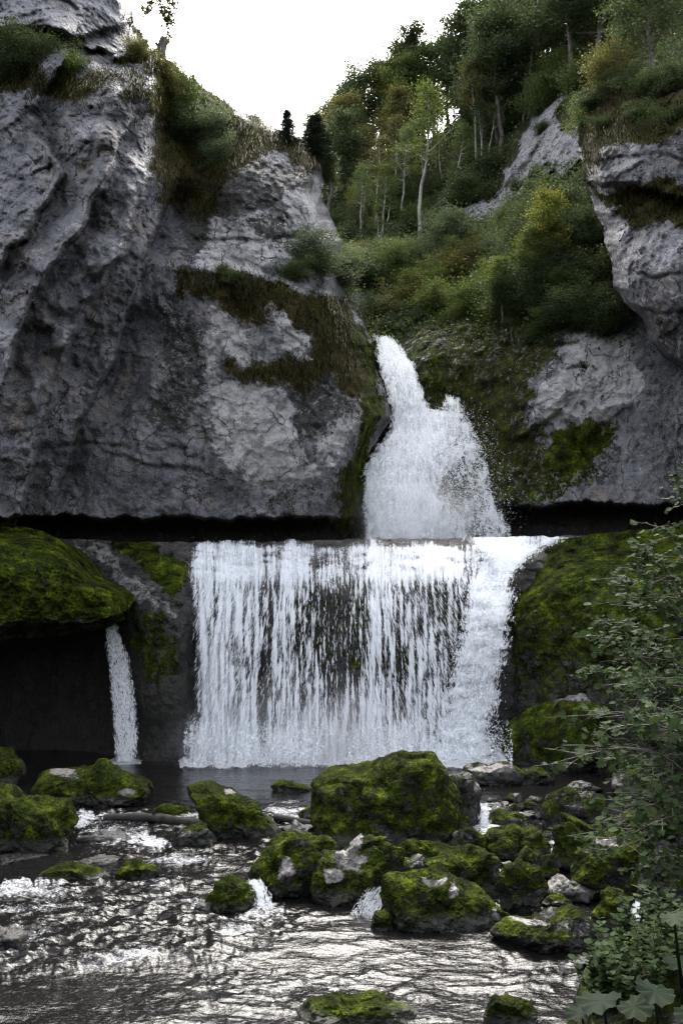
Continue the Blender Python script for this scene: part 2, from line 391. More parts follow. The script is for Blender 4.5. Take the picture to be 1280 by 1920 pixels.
# ------------------------------------------------------------------ rock walls
def rock_relief(Pw, amp=1.0, fine=1.0):
    """Depth offset (metres, positive = away) that makes a bedded, fractured limestone face."""
    wob = np.stack([fbm(Pw, .22, 3, seed=s) for s in (1, 2, 3)], -1) * 1.1
    Q = (Pw + wob); T = np.stack([Q[..., 0] * .92 + Q[..., 2] * -.38, Q[..., 1], (Q[..., 0] * .38 + Q[..., 2] * .92) * .42], -1)
    r = fbm(T, .13, 2, seed=5) * 1.8
    f1, f2, c = worley(T, .42, 1); r = r + (c - .5) * .55 * sstep(0, .16, f2 - f1)
    f1, f2, c = worley(T * [1, 1, 1.5], 1.15, 2); r = r + (c - .5) * .26 * sstep(0, .12, f2 - f1)
    f1, f2, c = worley(Q * [1, 1, 1.3], 2.6, 3); r = r + (c - .5) * .17 * sstep(-.3, .2, fbm(Pw, .3, 2, seed=6)) * sstep(0, .06, f2 - f1)
    r = r + fbm(T, .8, 5, .6, seed=7) * .32 - ridged(T, .7, 4, seed=9) * .11
    r = r * amp + (fbm(Pw, 3.2, 4, .65, seed=11) * .20 - ridged(Pw * [1, 1, .8], 2.8, 3, seed=12) * .09) * fine
    return r
def crease(PX, PY, pts, amp, wfar=160, w=7):
    """Left of the line (walking along it) stands out by amp, fading over wfar pixels."""
    q = np.stack([PX, PY, PX * 0], -1); a, b = fbm(q, 1 / 60., 4, .5, seed=36), fbm(q, 1 / 60., 4, .5, seed=37)
    d, s = segdist(PX + 20 * a, PY + 20 * b, pts); amp = amp * (.55 + 1.2 * np.clip(fbm(q, 1 / 140., 3, seed=38) + .4, 0, 1))
    return np.where(s < 0, -amp * np.exp(-(d / wfar) ** 2) * sstep(0, w, d), amp * .9 * np.exp(-(d / (wfar * .6)) ** 2) * sstep(-w, w, s))
def cracks(PX, PY, lines):
    r = np.zeros(PX.shape)
    for amp, w, pts in lines:
        jig = fbm(np.stack([PX, PY, PX * 0], -1), 1 / 45., 3, seed=21) * 14
        d, s = segdist(PX + jig, PY + jig * .7, pts); r += .55 * amp * np.exp(-(d / w) ** 2) - .30 * amp * np.exp(-(d / (8 * w)) ** 2) * sstep(-1, 1, -s / w)
    return r

# ---- left cliff
LC_R = [(-160, 215), (0, 243), (40, 250), (80, 273), (96, 296), (120, 322), (150, 352), (180, 402), (206, 440), (218, 478), (240, 520), (262, 562), (282, 598), (305, 616), (325, 612),
        (360, 600), (400, 618), (450, 640), (520, 642), (570, 652), (600, 678), (640, 700), (690, 706), (740, 722), (780, 737), (805, 722), (840, 694), (870, 684), (960, 686), (1030, 690)]
ys = np.concatenate([np.linspace(-160, -4, 24), np.arange(-1, 966, 3.0), np.arange(966, 1030, 2.0)])
us = np.concatenate([np.linspace(0, .9, 210) ** 1.0, 1 - .1 * np.linspace(1, 0, 46)[1:] ** 1.5])
Rr = lin(ys, LC_R) + fbm(np.stack([ys * 0, ys, ys * 0], -1), 1 / 28., 4, seed=2) * 9
PX = -150 + us[None] * (Rr[:, None] + 150); PY = np.repeat(ys[:, None], len(us), 1)
lc = rbf([(-150, -150, 41), (0, 0, 41), (200, 0, 44), (240, 60, 46), (0, 150, 40), (150, 100, 41), (270, 180, 41.5), (200, 260, 39.6), (0, 350, 37.5), (-150, 500, 36), (150, 400, 38.8), (270, 330, 41.5), (230, 470, 41),
          (100, 560, 38.2), (0, 650, 37.8), (0, 850, 39), (-150, 900, 37), (60, 800, 40), (120, 700, 41.3), (320, 380, 46.4), (310, 240, 47), (350, 170, 49), (420, 230, 49.5), (360, 300, 47.5), (520, 270, 49.5), (600, 290, 50.5),
          (450, 350, 46.5), (580, 350, 48.5), (560, 450, 48), (420, 470, 46.3), (450, 505, 45.8), (380, 530, 44.6), (560, 545, 46), (630, 570, 48.5), (690, 640, 50), (600, 640, 46.2), (450, 620, 45.1), (330, 620, 44.6), (250, 600, 44.2),
          (200, 750, 43.8), (130, 880, 43.2), (60, 960, 42.6), (250, 900, 44.2), (400, 800, 45), (500, 720, 45.2), (560, 880, 45.8), (690, 760, 48.5), (660, 900, 47), (680, 980, 48), (400, 960, 45.2)], 45)
D = lc(PX, PY)
D += crease(PX, PY, [(292, 150), (286, 250), (282, 330), (240, 460), (215, 505), (160, 570), (130, 650), (92, 760), (60, 880), (35, 985)][::-1], 1.7, 150)
D += crease(PX, PY, [(310, 395), (268, 500), (238, 600), (205, 700), (150, 800), (108, 930), (95, 980)][::-1], 1.3, 70)
D += crease(PX, PY, [(110, 130), (60, 220), (120, 330), (70, 420), (0, 500)][::-1], 1.0, 70) + crease(PX, PY, [(215, 300), (160, 420), (60, 560), (20, 680)][::-1], 1.1, 70)
D += crease(PX, PY, [(0, 60), (90, 52), (165, 70), (240, 50)], 1.0, 50) + crease(PX, PY, [(180, 100), (215, 118), (255, 105)], .9, 30)
D += crease(PX, PY, [(620, 560), (520, 515), (420, 500), (330, 500)], .5, 40)
D += cracks(PX, PY, [(.45, 4, [(110, 838), (220, 836), (300, 842), (340, 838)]), (.5, 5, [(225, 855), (300, 880), (350, 876), (380, 885)]), (.35, 4, [(440, 955), (436, 920), (455, 870), (470, 850)]),
                     (.3, 3, [(250, 620), (230, 690), (175, 730), (150, 720)]), (.25, 3, [(360, 700), (410, 640), (500, 600), (560, 640)]), (.3, 3, [(60, 330), (120, 300), (170, 270)]), (.5, 5, [(100, 300), (80, 400), (40, 460)]),
                     (.4, 4, [(620, 690), (560, 800), (580, 860)]), (.4, 5, [(355, 450), (480, 455), (590, 440)])])
Pw = unproj(PX, PY, D)
grassy = pmask(PX, PY, [[(300, 110), (350, 140), (430, 205), (520, 235), (620, 290), (610, 315), (560, 300), (500, 285), (440, 325), (400, 345), (340, 330), (300, 300), (285, 200)]], 20)
rr = rock_relief(Pw) * (1 - .75 * grassy)
fade = 1 - .5 * sstep(.96, 1.0, us)[None]
D = D + rr * fade
D += 2.6 * sstep(.93, 1, us)[None] ** 2 * 1.2
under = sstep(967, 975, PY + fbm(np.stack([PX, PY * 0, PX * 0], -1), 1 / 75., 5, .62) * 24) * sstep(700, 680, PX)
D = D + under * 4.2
P = unproj(PX, PY, D)
pale = pmask(PX, PY, [(.85, [(365, 440), (470, 380), (520, 390), (530, 340), (600, 330), (600, 450), (520, 480), (470, 520), (360, 500)]), (.8, [(390, 590), (420, 570), (480, 640), (500, 670), (420, 665)]), (.9, [(500, 560), (545, 590), (590, 680), (530, 660), (505, 610)]),
                      (.8, [(390, 715), (470, 705), (540, 740), (590, 850), (600, 890), (450, 900), (390, 820)]), (.55, [(280, 640), (420, 600), (420, 760), (290, 800)]), (.6, [(640, 700), (700, 690), (680, 800), (620, 900), (590, 830)]),
                      (.35, [(60, 230), (150, 220), (140, 300), (60, 290)]), (.40, [(50, 280), (140, 330), (110, 420), (60, 560), (20, 520)])], 16)
veg = pmask(PX, PY, [[(322, 506), (400, 508), (520, 522), (560, 542), (620, 565), (660, 585), (704, 640), (722, 740), (700, 840), (690, 1000), (640, 1000), (625, 930), (668, 840), (672, 750), (620, 700), (560, 735), (430, 700), (425, 672), (590, 668), (545, 610), (500, 575), (480, 630), (420, 575), (330, 556)],
                     (.95, [(300, 110), (350, 140), (430, 205), (520, 235), (625, 290), (612, 322), (560, 300), (500, 290), (440, 330), (400, 420), (350, 400), (300, 380), (280, 300), (285, 200)]),
                     (.8, [(-60, 50), (60, 100), (110, 130), (200, 140), (290, 190), (280, 215), (200, 170), (130, 200), (60, 180), (-60, 160)]), (.9, [(235, 40), (262, 70), (300, 110), (330, 130), (300, 160), (262, 120)]),
                     (.55, [(540, 830), (580, 850), (570, 870), (545, 850)]), (.5, [(500, 940), (560, 930), (600, 965), (500, 970)])], 26)
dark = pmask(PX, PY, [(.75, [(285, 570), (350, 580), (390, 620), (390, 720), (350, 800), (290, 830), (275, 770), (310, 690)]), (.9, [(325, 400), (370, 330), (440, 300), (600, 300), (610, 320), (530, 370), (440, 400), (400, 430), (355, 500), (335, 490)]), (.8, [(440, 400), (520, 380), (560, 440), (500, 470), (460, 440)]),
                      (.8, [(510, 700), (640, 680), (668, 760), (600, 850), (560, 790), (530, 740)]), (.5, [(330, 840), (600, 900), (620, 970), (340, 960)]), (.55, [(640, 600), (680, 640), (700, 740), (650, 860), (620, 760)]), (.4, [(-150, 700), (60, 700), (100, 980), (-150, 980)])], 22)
dark = np.maximum(dark, under * .9); pale = pale * (1 - under)  # rock colour also darkened inside the undercut, where its shade falls
dry = 1 - pmask(PX, PY, [[(655, 575), (710, 640), (740, 760), (690, 1020), (630, 1020), (660, 850), (690, 720), (650, 640)], [(235, 100), (310, 160), (290, 180), (220, 130)]], 12)
P, pads = with_skirt(P, {'right': lambda k: (-.05 * k * k - .05 * k, .9 * k + .25 * k * k, -.06 * k), 'left': lambda k: (-3 * k, -2 * k, 0), 'top': lambda k: (0, 2 * k, 1.0 * k)}, 5, ('right',))
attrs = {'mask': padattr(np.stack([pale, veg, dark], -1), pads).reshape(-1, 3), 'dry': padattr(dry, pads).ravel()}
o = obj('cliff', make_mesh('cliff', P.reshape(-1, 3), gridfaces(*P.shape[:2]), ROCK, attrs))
tag(o, 'tall grey limestone cliff with grassy ledges rising left of the waterfalls', 'cliff', kind='structure')
LC = dict(PX=PX, PY=PY, P=unproj(PX, PY, D), veg=veg * (1 - under), dark=dark, grassy=grassy)

# ---- right cliff below the slope, beside the upper fall
RC_T = [(640, 640), (700, 640), (728, 631), (760, 618), (800, 600), (860, 586), (920, 578), (980, 570), (1060, 545), (1150, 540), (1300, 520), (1460, 480)]
xs = np.concatenate([np.arange(640, 1290, 3.0), np.linspace(1292, 1460, 30)]); vs = np.concatenate([np.linspace(0, 1, 150)[:-6] ** 1.12, np.linspace(.947, 1, 34)])
Tt = lin(xs, RC_T) + fbm(np.stack([xs, xs * 0, xs * 0], -1), 1 / 26., 4, seed=6) * 6
PX = np.repeat(xs[None], len(vs), 0); PY = Tt[None] + vs[:, None] * (1030 - Tt[None])
rc = rbf([(640, 640, 60), (700, 700, 57.5), (720, 850, 54), (690, 1000, 52), (740, 625, 57.5), (800, 600, 56), (790, 680, 53.6), (830, 740, 52.6), (900, 590, 54), (880, 700, 51.5), (950, 650, 50), (960, 800, 48.6), (900, 850, 50.4), (940, 940, 48.3), (860, 960, 50.5),
          (1020, 700, 47.4), (1100, 640, 47), (1000, 590, 50), (1060, 800, 46.8), (1060, 930, 46.4), (1150, 700, 46.2), (1200, 760, 44.5), (1180, 900, 44.6), (1280, 800, 42), (1280, 930, 42), (1430, 800, 38), (1430, 550, 41), (1250, 560, 46)], 45)
D = rc(PX, PY) + cracks(PX, PY, [(.4, 4, [(1075, 690), (1110, 690), (1118, 702)]), (.3, 4, [(1150, 745), (1230, 738)]), (.4, 4, [(1170, 660), (1185, 780), (1175, 900)])])
D += crease(PX, PY, [(1000, 800), (1050, 770), (1080, 830), (1150, 780)], .4, 50)
Pw = unproj(PX, PY, D); vv = pmask(PX, PY, [[(690, 560), (1000, 540), (1060, 640), (1000, 780), (1010, 830), (1080, 900), (900, 940), (690, 950)]], 25)
D = D + rock_relief(Pw) * (1 - .45 * vv) + fbm(Pw, .9, 3, seed=30) * .7 * vv
D += 1.8 * sstep(.10, 0, vs)[:, None] ** 1.5
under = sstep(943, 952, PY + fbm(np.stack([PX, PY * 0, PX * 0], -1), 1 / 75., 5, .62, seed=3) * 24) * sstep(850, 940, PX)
D = D + under * 4.5
pale = pmask(PX, PY, [[(1055, 645), (1130, 620), (1185, 640), (1205, 735), (1150, 760), (1060, 780), (1050, 815), (1012, 800), (998, 745), (1035, 690)], (.35, [(1180, 640), (1260, 680), (1250, 900), (1150, 930), (1120, 820)])], 12)
veg = pmask(PX, PY, [(.64, [(640, 600), (730, 625), (900, 570), (1040, 560), (1060, 620), (1000, 720), (1000, 790), (1040, 830), (900, 900), (860, 1030), (640, 1030)]), (.85, [(1060, 790), (1090, 770), (1150, 800), (1130, 850), (1060, 900), (1000, 870), (1010, 830)]), (.7, [(1072, 688), (1105, 686), (1120, 702), (1090, 706)]), (.62, [(900, 830), (1130, 860), (1060, 950), (880, 960)])], 14)
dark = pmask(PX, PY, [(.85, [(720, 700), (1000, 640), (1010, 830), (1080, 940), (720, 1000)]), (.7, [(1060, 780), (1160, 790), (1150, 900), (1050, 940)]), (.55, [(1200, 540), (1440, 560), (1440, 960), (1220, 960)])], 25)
dark = np.maximum(dark, under); pale = pale * (1 - under); dry = .05 + .35 * pmask(PX, PY, [[(850, 640), (1050, 600), (1010, 900), (850, 940)]], 40)  # shade of the undercut is put into the rock colour as well
LR = dict(PX=PX, PY=PY, P=unproj(PX, PY, D), veg=veg * (1 - under))
P, pads = with_skirt(unproj(PX, PY, D), {'top': lambda k: (0, 1.1 * k + .25 * k * k, .02 * k), 'left': lambda k: (-.3 * k, .8 * k, 0), 'right': lambda k: (2 * k, -2 * k, 0)}, 5)
o = obj('cliff', make_mesh('cliff', P.reshape(-1, 3), gridfaces(*P.shape[:2]), ROCK, {'mask': padattr(np.stack([pale, veg, dark], -1), pads).reshape(-1, 3), 'dry': padattr(dry, pads).ravel()}))
tag(o, 'dark mossy cliff with one pale bare patch right of the upper waterfall', 'cliff', kind='structure')

# ---- overhanging rock block high on the right
OB_L = [(130, 1150), (155, 1128), (180, 1102), (215, 1090), (260, 1084), (300, 1090), (340, 1096), (380, 1112), (420, 1124), (460, 1138), (500, 1147), (540, 1150), (572, 1172), (598, 1206), (640, 1216), (664, 1240), (690, 1275), (720, 1330)]
ys = np.arange(130, 721, 3.0); us = np.concatenate([1 - np.linspace(1, .75, 30) ** 1.0, np.linspace(.25, 1, 80)[1:]])
us = np.concatenate([np.linspace(0, .2, 40)[:-1], np.linspace(.2, 1, 90)])
Ll = lin(ys, OB_L) + fbm(np.stack([ys * 0, ys, ys * 0], -1), 1 / 24., 4, seed=12) * 8
PX = Ll[:, None] + us[None] * (1470 - Ll[:, None]); PY = np.repeat(ys[:, None], len(us), 1)
ob = rbf([(1150, 140, 45), (1100, 220, 44.5), (1280, 150, 42), (1280, 280, 40.2), (1150, 280, 42.2), (1100, 330, 43.4), (1130, 420, 43.2), (1280, 380, 40.8), (1280, 480, 38.8), (1180, 480, 41.2), (1180, 560, 41.8), (1230, 590, 40.8), (1280, 650, 40.4), (1450, 300, 36), (1450, 600, 36)], 40)
D = ob(PX, PY) + cracks(PX, PY, [(.5, 5, [(1180, 575), (1240, 590), (1290, 580)]), (.3, 4, [(1150, 500), (1220, 520), (1290, 515)]), (.3, 4, [(1150, 300), (1230, 290), (1290, 300)])]) + crease(PX, PY, [(1110, 350), (1200, 350), (1300, 380)], .5, 60)
Pw = unproj(PX, PY, D)
D = D + rock_relief(Pw) * .9 + 2.4 * sstep(.10, 0, us)[None] ** 1.6 + 1.5 * sstep(190, 130, PY) + 1.6 * sstep(660, 720, PY)
veg = pmask(PX, PY, [[(1060, 150), (1180, 120), (1480, 100), (1480, 245), (1280, 250), (1200, 275), (1140, 262), (1110, 330), (1080, 340), (1075, 250)], [(1090, 330), (1130, 360), (1200, 345), (1480, 330), (1480, 425), (1280, 440), (1200, 410), (1130, 395)]], 12)
dark = pmask(PX, PY, [(.42, [(1060, 120), (1500, 100), (1500, 740), (1060, 740)]), (.8, [(1080, 240), (1480, 220), (1480, 300), (1200, 275), (1120, 340)]), (.7, [(1120, 390), (1480, 400), (1480, 460), (1200, 430)]), (.7, [(1180, 570), (1480, 560), (1480, 740), (1250, 720)])], 18)
pale = pmask(PX, PY, [(.45, [(1110, 290), (1200, 275), (1280, 290), (1280, 340), (1130, 345)]), (.3, [(1150, 440), (1280, 450), (1280, 560), (1170, 560)])], 20)
LO = dict(PX=PX, PY=PY, P=unproj(PX, PY, D), veg=veg)
P, pads = with_skirt(unproj(PX, PY, D), {'left': lambda k: (.05 * k * k + .06 * k, .8 * k + .25 * k * k, -.05 * k), 'top': lambda k: (.2 * k, 1.2 * k, .1 * k), 'bottom': lambda k: (.3 * k, 1.2 * k, -.05 * k), 'right': lambda k: (2 * k, -2 * k, 0)}, 5, ('left',))
o = obj('cliff', make_mesh('cliff', P.reshape(-1, 3), gridfaces(*P.shape[:2]), ROCK, {'mask': padattr(np.stack([pale, veg, dark], -1), pads).reshape(-1, 3), 'dry': np.ones(P.shape[0] * P.shape[1]) * .9}))
tag(o, 'overhanging grey rock block with grassy bands high on the right', 'cliff', kind='structure')

# ---- wooded hillside behind
HS_T = [(500, 345), (600, 345), (660, 320), (740, 285), (800, 262), (880, 222), (960, 160), (1040, 90), (1120, 20), (1220, -60), (1500, -240)]
xs = np.arange(500, 1500, 4.0); vs = np.linspace(0, 1, 150)
Tt = lin(xs, HS_T); PX = np.repeat(xs[None], len(vs), 0); PY = Tt[None] + vs[:, None] * (665 - Tt[None])
hs_ = rbf([(500, 345, 96), (640, 340, 96), (640, 420, 80), (640, 520, 68), (660, 600, 62), (740, 285, 94), (740, 400, 78), (720, 480, 69), (720, 560, 62.5), (800, 262, 92), (800, 400, 75), (800, 500, 66), (800, 590, 60), (880, 222, 90), (880, 380, 71), (900, 480, 63), (900, 570, 57),
           (960, 160, 88), (960, 280, 72), (940, 380, 68), (1000, 430, 60), (1000, 540, 54), (1040, 90, 86), (1040, 200, 69), (1060, 300, 63), (1080, 400, 56), (1090, 500, 53), (1120, 20, 82), (1150, 120, 66), (1220, -60, 80), (1300, 100, 58), (1500, -240, 70), (1500, 200, 48), (1200, 500, 50), (1490, 650, 46)], 50)
D0 = hs_(PX, PY)
pale = pmask(PX, PY, [[(1035, 150), (1055, 165), (1050, 230), (1090, 240), (1085, 300), (1020, 330), (950, 390), (900, 425), (840, 420), (830, 390), (850, 370), (930, 350), (960, 300), (985, 230), (1010, 200)], (.8, [(655, 560), (690, 520), (745, 480), (760, 520), (700, 545), (690, 590), (650, 600)]), (.6, [(770, 400), (860, 370), (850, 420), (790, 440)]), (.45, [(700, 420), (760, 410), (750, 450), (700, 450)])], 10)
Pw = unproj(PX, PY, D0); D = D0 + fbm(Pw, .12, 4, seed=40) * 2.0 + fbm(Pw, .6, 3, seed=41) * .5 + pale * (rock_relief(Pw, 1.1) - 1.0)
HS = dict(PX=PX, PY=PY, P=unproj(PX, PY, D), pale=pale)
P, pads = with_skirt(unproj(PX, PY, D), {'top': lambda k: (0, 5 * k, -.3 * k * k), 'left': lambda k: (-4 * k, 4 * k, 0), 'right': lambda k: (5 * k, 0, 1 * k)}, 5)
o = obj('hillside', make_mesh('hillside', P.reshape(-1, 3), gridfaces(*P.shape[:2]), SOIL, {'mask': padattr(np.stack([pale, pale * 0, pale * 0], -1), pads).reshape(-1, 3)}))
tag(o, 'steep wooded hillside with pale rock outcrops behind the upper waterfall', 'hillside', kind='structure')

th = np.linspace(-.62 * PI, .62 * PI, 60); zz = np.linspace(-3, 12, 24); TH, ZZ = np.meshgrid(th, zz); rad = 30 + .55 * ZZ  # gorge side out of view, added to cut low sky light from behind
Pb = np.stack([np.sin(TH) * rad * .8, 12 - np.cos(TH) * rad, ZZ], -1); Pb = Pb + fbm(Pb, .12, 4, seed=45)[..., None] * 3
o = obj('hillside', make_mesh('hillside', Pb.reshape(-1, 3), gridfaces(24, 60), SOIL, {'mask': np.zeros((24 * 60, 3))}))
tag(o, 'unseen gorge side added behind the camera to block low sky light', 'hillside', kind='structure')

# ---- ledge and wall under it, behind the lower fall
LW_T = [(-200, 1000), (130, 1010), (200, 1014), (350, 1018), (480, 1016), (620, 1012), (800, 1010), (950, 1008), (1050, 1006), (1150, 1000), (1300, 995), (1460, 990)]
xs = np.concatenate([np.linspace(-200, -3, 40), np.arange(0, 1290, 3.2), np.linspace(1292, 1460, 30)]); vs = np.concatenate([np.linspace(0, .22, 60)[:-1], np.linspace(.22, 1, 115)])
Tt = lin(xs, LW_T) + fbm(np.stack([xs, xs * 0, xs * 0], -1), 1 / 40., 3, seed=16) * 6
PX = np.repeat(xs[None], len(vs), 0); PY = Tt[None] + vs[:, None] * (1452 - Tt[None])
lw = rbf([(-200, 1010, 45), (0, 1010, 44), (0, 1150, 41.5), (0, 1250, 44.5), (100, 1240, 44.5), (100, 1400, 45), (-200, 1400, 40), (-200, 1230, 42), (190, 1200, 43.2), (200, 1350, 44), (240, 1180, 41.4), (170, 1030, 43.6), (260, 1090, 41.6), (290, 1160, 40.6), (280, 1300, 40.9), (300, 1430, 41), (340, 1050, 42.6), (340, 1100, 41.8), (340, 1250, 41.2), (345, 1430, 41.2),
          (400, 1016, 45.2), (400, 1060, 43), (400, 1120, 41.9), (400, 1430, 41.2), (600, 1012, 45.6), (600, 1050, 43.4), (600, 1100, 42.0), (600, 1200, 41.9), (600, 1430, 41.4), (800, 1010, 45.4), (800, 1060, 42.8), (800, 1110, 41.7), (800, 1430, 41.3), (900, 1010, 44.8), (900, 1070, 42.2), (930, 1150, 41.6), (930, 1430, 41.2), (1040, 1008, 43.5), (1040, 1100, 41), (1040, 1430, 40.5), (1280, 1000, 42), (1280, 1200, 39.5), (1280, 1430, 39), (1450, 1200, 38)], 40)
def lw_depth(px, py): return lw(px, py)
D = lw(PX, PY); Pw = unproj(PX, PY, D); calm = sstep(330, 360, PX) * sstep(960, 930, PX)
D = D + (rock_relief(Pw, .7)) * (1 - .8 * calm) + .3 * calm * fbm(Pw, .8, 4, seed=50)
D += cracks(PX, PY, [(-.5, 6, [(352, 1200), (352, 1440)]), (.5, 6, [(364, 1200), (362, 1440)])])
pale = pmask(PX, PY, [(.8, [(135, 1018), (200, 1022), (235, 1060), (270, 1095), (330, 1145), (322, 1166), (260, 1118), (190, 1075)])], 8)
veg = pmask(PX, PY, [[(190, 1010), (250, 1006), (325, 1026), (350, 1050), (350, 1105), (335, 1135), (280, 1095), (255, 1055)], (.62, [(240, 1120), (330, 1170), (345, 1260), (280, 1300), (240, 1200)]), (.45, [(500, 1100), (760, 1110), (900, 1100), (890, 1250), (700, 1290), (520, 1270)])], 12)
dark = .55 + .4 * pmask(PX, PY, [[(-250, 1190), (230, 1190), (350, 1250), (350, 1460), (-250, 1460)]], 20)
LW = dict(PX=PX, PY=PY, P=unproj(PX, PY, D), veg=veg)
P, pads = with_skirt(unproj(PX, PY, D), {'top': lambda k: (0, 1.9 * k, -.03 * k), 'left': lambda k: (-3 * k, -3 * k, 0), 'right': lambda k: (2 * k, -2 * k, 0)}, 5)
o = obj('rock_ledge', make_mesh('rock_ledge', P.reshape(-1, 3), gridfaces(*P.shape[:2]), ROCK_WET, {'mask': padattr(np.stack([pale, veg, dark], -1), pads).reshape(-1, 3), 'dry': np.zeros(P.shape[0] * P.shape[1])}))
tag(o, 'dark wet rock wall and ledge behind the lower waterfall', 'rock wall', kind='structure')

# ---- moss mounds left and right of the lower fall
def mound(top, bot, x0, x1, dfn, label, roll_l, roll_r, seed, vegp, rollb=2.2, nx=170, ny=130, lump=1.0):
    xs = np.linspace(x0, x1, nx); vs = np.linspace(0, 1, ny)
    T = lin(xs, top) + fbm(np.stack([xs, xs * 0, xs * 0], -1), 1 / 30., 4, seed=seed) * 6; B = lin(xs, bot) + fbm(np.stack([xs, xs * 0, xs * 0], -1), 1 / 30., 4, seed=seed + 1) * 8
    PX = np.repeat(xs[None], ny, 0); PY = T[None] + vs[:, None] * np.maximum(B - T, 2)[None]
    D = dfn(PX, PY) + 3.0 * sstep(.30, 0, vs)[:, None] ** 2 + rollb * sstep(.78, 1, vs)[:, None] ** 2
    if roll_r: D += 2.2 * sstep(x1 - roll_r, x1, PX) ** 2
    if roll_l: D += 2.2 * sstep(x0 + roll_l, x0, PX) ** 2
    Pw = unproj(PX, PY, D)
    D = D + (fbm(Pw, .35, 4, seed=seed) * 1.0 + fbm(Pw, 1.2, 4, .6, seed=seed + 3) * .5 - (worley(Pw, 1.6, seed)[0] < .5) * 0 + worley(Pw, 2.2, seed)[0] * .22 + fbm(Pw, 5, 3, seed=seed + 4) * .09) * lump
    P0 = unproj(PX, PY, D); veg = vegp(PX, PY)
    P, pads = with_skirt(P0, {'top': lambda k: (0, .8 * k + .1 * k * k, -.05 * k), 'bottom': lambda k: (0, .7 * k, .02 * k), 'left': lambda k: (.03 * k if roll_l else -2. * k, .6 * k, -.03 * k), 'right': lambda k: (-.03 * k if roll_r else 2. * k, .6 * k, -.03 * k)}, 4, ('left',) if roll_l else ('right',))
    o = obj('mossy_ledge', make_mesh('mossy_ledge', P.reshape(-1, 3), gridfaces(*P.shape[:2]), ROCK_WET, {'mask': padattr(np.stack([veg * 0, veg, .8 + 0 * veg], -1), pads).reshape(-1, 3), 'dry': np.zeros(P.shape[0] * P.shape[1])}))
    tag(o, label, 'mossy ledge', kind='structure'); return dict(PX=PX, PY=PY, P=P0, veg=veg)
LM = mound([(-200, 975), (0, 985), (60, 990), (110, 1008), (140, 1040), (170, 1074), (210, 1094), (244, 1104), (256, 1118)], [(-200, 1210), (0, 1200), (100, 1192), (200, 1170), (240, 1152), (256, 1124)], -200, 256,
           rbf([(-200, 1100, 33), (0, 1000, 37), (0, 1100, 34.6), (0, 1200, 35), (120, 1120, 35.6), (120, 1190, 36.2), (200, 1130, 36.6), (256, 1120, 38), (150, 1060, 37)], 40),
           'bright green moss mound overhanging the dark cave at the left', 0, 60, 61, lambda x, y: .5 + .5 * sstep(1185, 1120, y))
RM = mound([(940, 1110), (952, 1082), (975, 1060), (1010, 1040), (1050, 1012), (1120, 1000), (1200, 993), (1280, 987), (1460, 975)], [(940, 1160), (950, 1452), (1000, 1458), (1460, 1470)], 940, 1460,
           rbf([(940, 1100, 41.2), (945, 1400, 40.8), (1000, 1050, 40.2), (1000, 1200, 39.4), (1050, 1300, 38.8), (1100, 1020, 39.4), (1120, 1150, 37.8), (1130, 1400, 37.6), (1280, 1000, 38), (1280, 1150, 36), (1280, 1400, 35.5), (1450, 1200, 34)], 40),
           'dark mossy rock shoulder right of the lower waterfall', 40, 0, 71, lambda x, y: .66 + .3 * sstep(1180, 1050, y) - .25 * sstep(1200, 1350, y), rollb=.0, nx=200, ny=180, lump=.8)

# ------------------------------------------------------------------ stream
def water_z(Y):                       # mean water level along the stream
    return lin(Y, [(0, -1.25), (15, -1.15), (18, -1.05), (19.5, -.85), (22, -.62), (25, -.45), (28, -.22), (31, -.02), (33, 0), (60, 0)])
def on_water(px, py):                 # world point where the ray of a photo pixel meets the water level
    r = ratio(py); Y = np.full(np.shape(r), 25.0)
    for _ in range(40): Y = .5 * Y + .5 * np.clip((water_z(Y) - EYE) / np.minimum(r, -.01), 3, 60)
    return unproj(px, py, Y)
xs = np.arange(-120, 1401, 2.6); ysw = np.concatenate([np.arange(1426, 1560, 1.0), np.arange(1560, 1760, 1.6), np.arange(1760, 2060, 2.4)])
PX, PY = np.meshgrid(xs, ysw); Pw = on_water(PX, PY); Pw[..., 2] = water_z(Pw[..., 1])
foam = pmask(PX, PY, [(.40, [(200, 1424), (270, 1424), (262, 1432), (205, 1432)]),
                      (.46, [(120, 1520), (260, 1520), (330, 1590), (260, 1600), (140, 1585)]), (.36, [(230, 1500), (600, 1500), (590, 1580), (520, 1545), (300, 1525)]), (.30, [(100, 1590), (480, 1600), (470, 1660), (300, 1640), (120, 1620)]),
                      (.40, [(0, 1655), (340, 1650), (390, 1710), (470, 1730), (560, 1740), (340, 1760), (300, 1790), (180, 1830), (40, 1800), (-40, 1700)]), (.38, [(40, 1780), (130, 1750), (300, 1755), (320, 1790), (200, 1815), (90, 1815)]), (.44, [(340, 1670), (420, 1700), (600, 1720), (560, 1745), (400, 1740)]),
                      (.40, [(880, 1480), (960, 1480), (1000, 1530), (910, 1590), (870, 1570)]), (.30, [(470, 1700), (720, 1700), (930, 1760), (1130, 1760), (1100, 1800), (600, 1790)]), (.38, [(1090, 1730), (1150, 1750), (1140, 1790), (1100, 1790)]), (.3, [(180, 1800), (620, 1790), (640, 1850), (200, 1860)])], 9)
foam = np.maximum(foam,   .10 * sstep(1520, 1600, PY) * (1 - .5 * sstep(1750, 1850, PY)))
for (bx, by, w) in [(500, 1690, 40), (690, 1712, 45), (905, 1540, 30)]: foam = np.maximum(foam, .55 * np.exp(-((PX - bx) / w) ** 2 - ((PY - by - 8) / 14) ** 2))
foam = np.maximum(foam, pmask(PX, PY, [(.95, [(330, 1410), (945, 1410), (930, 1440), (600, 1437), (340, 1438)]), (.5, [(190, 1410), (275, 1410), (268, 1434), (205, 1434)])], 4, 8))
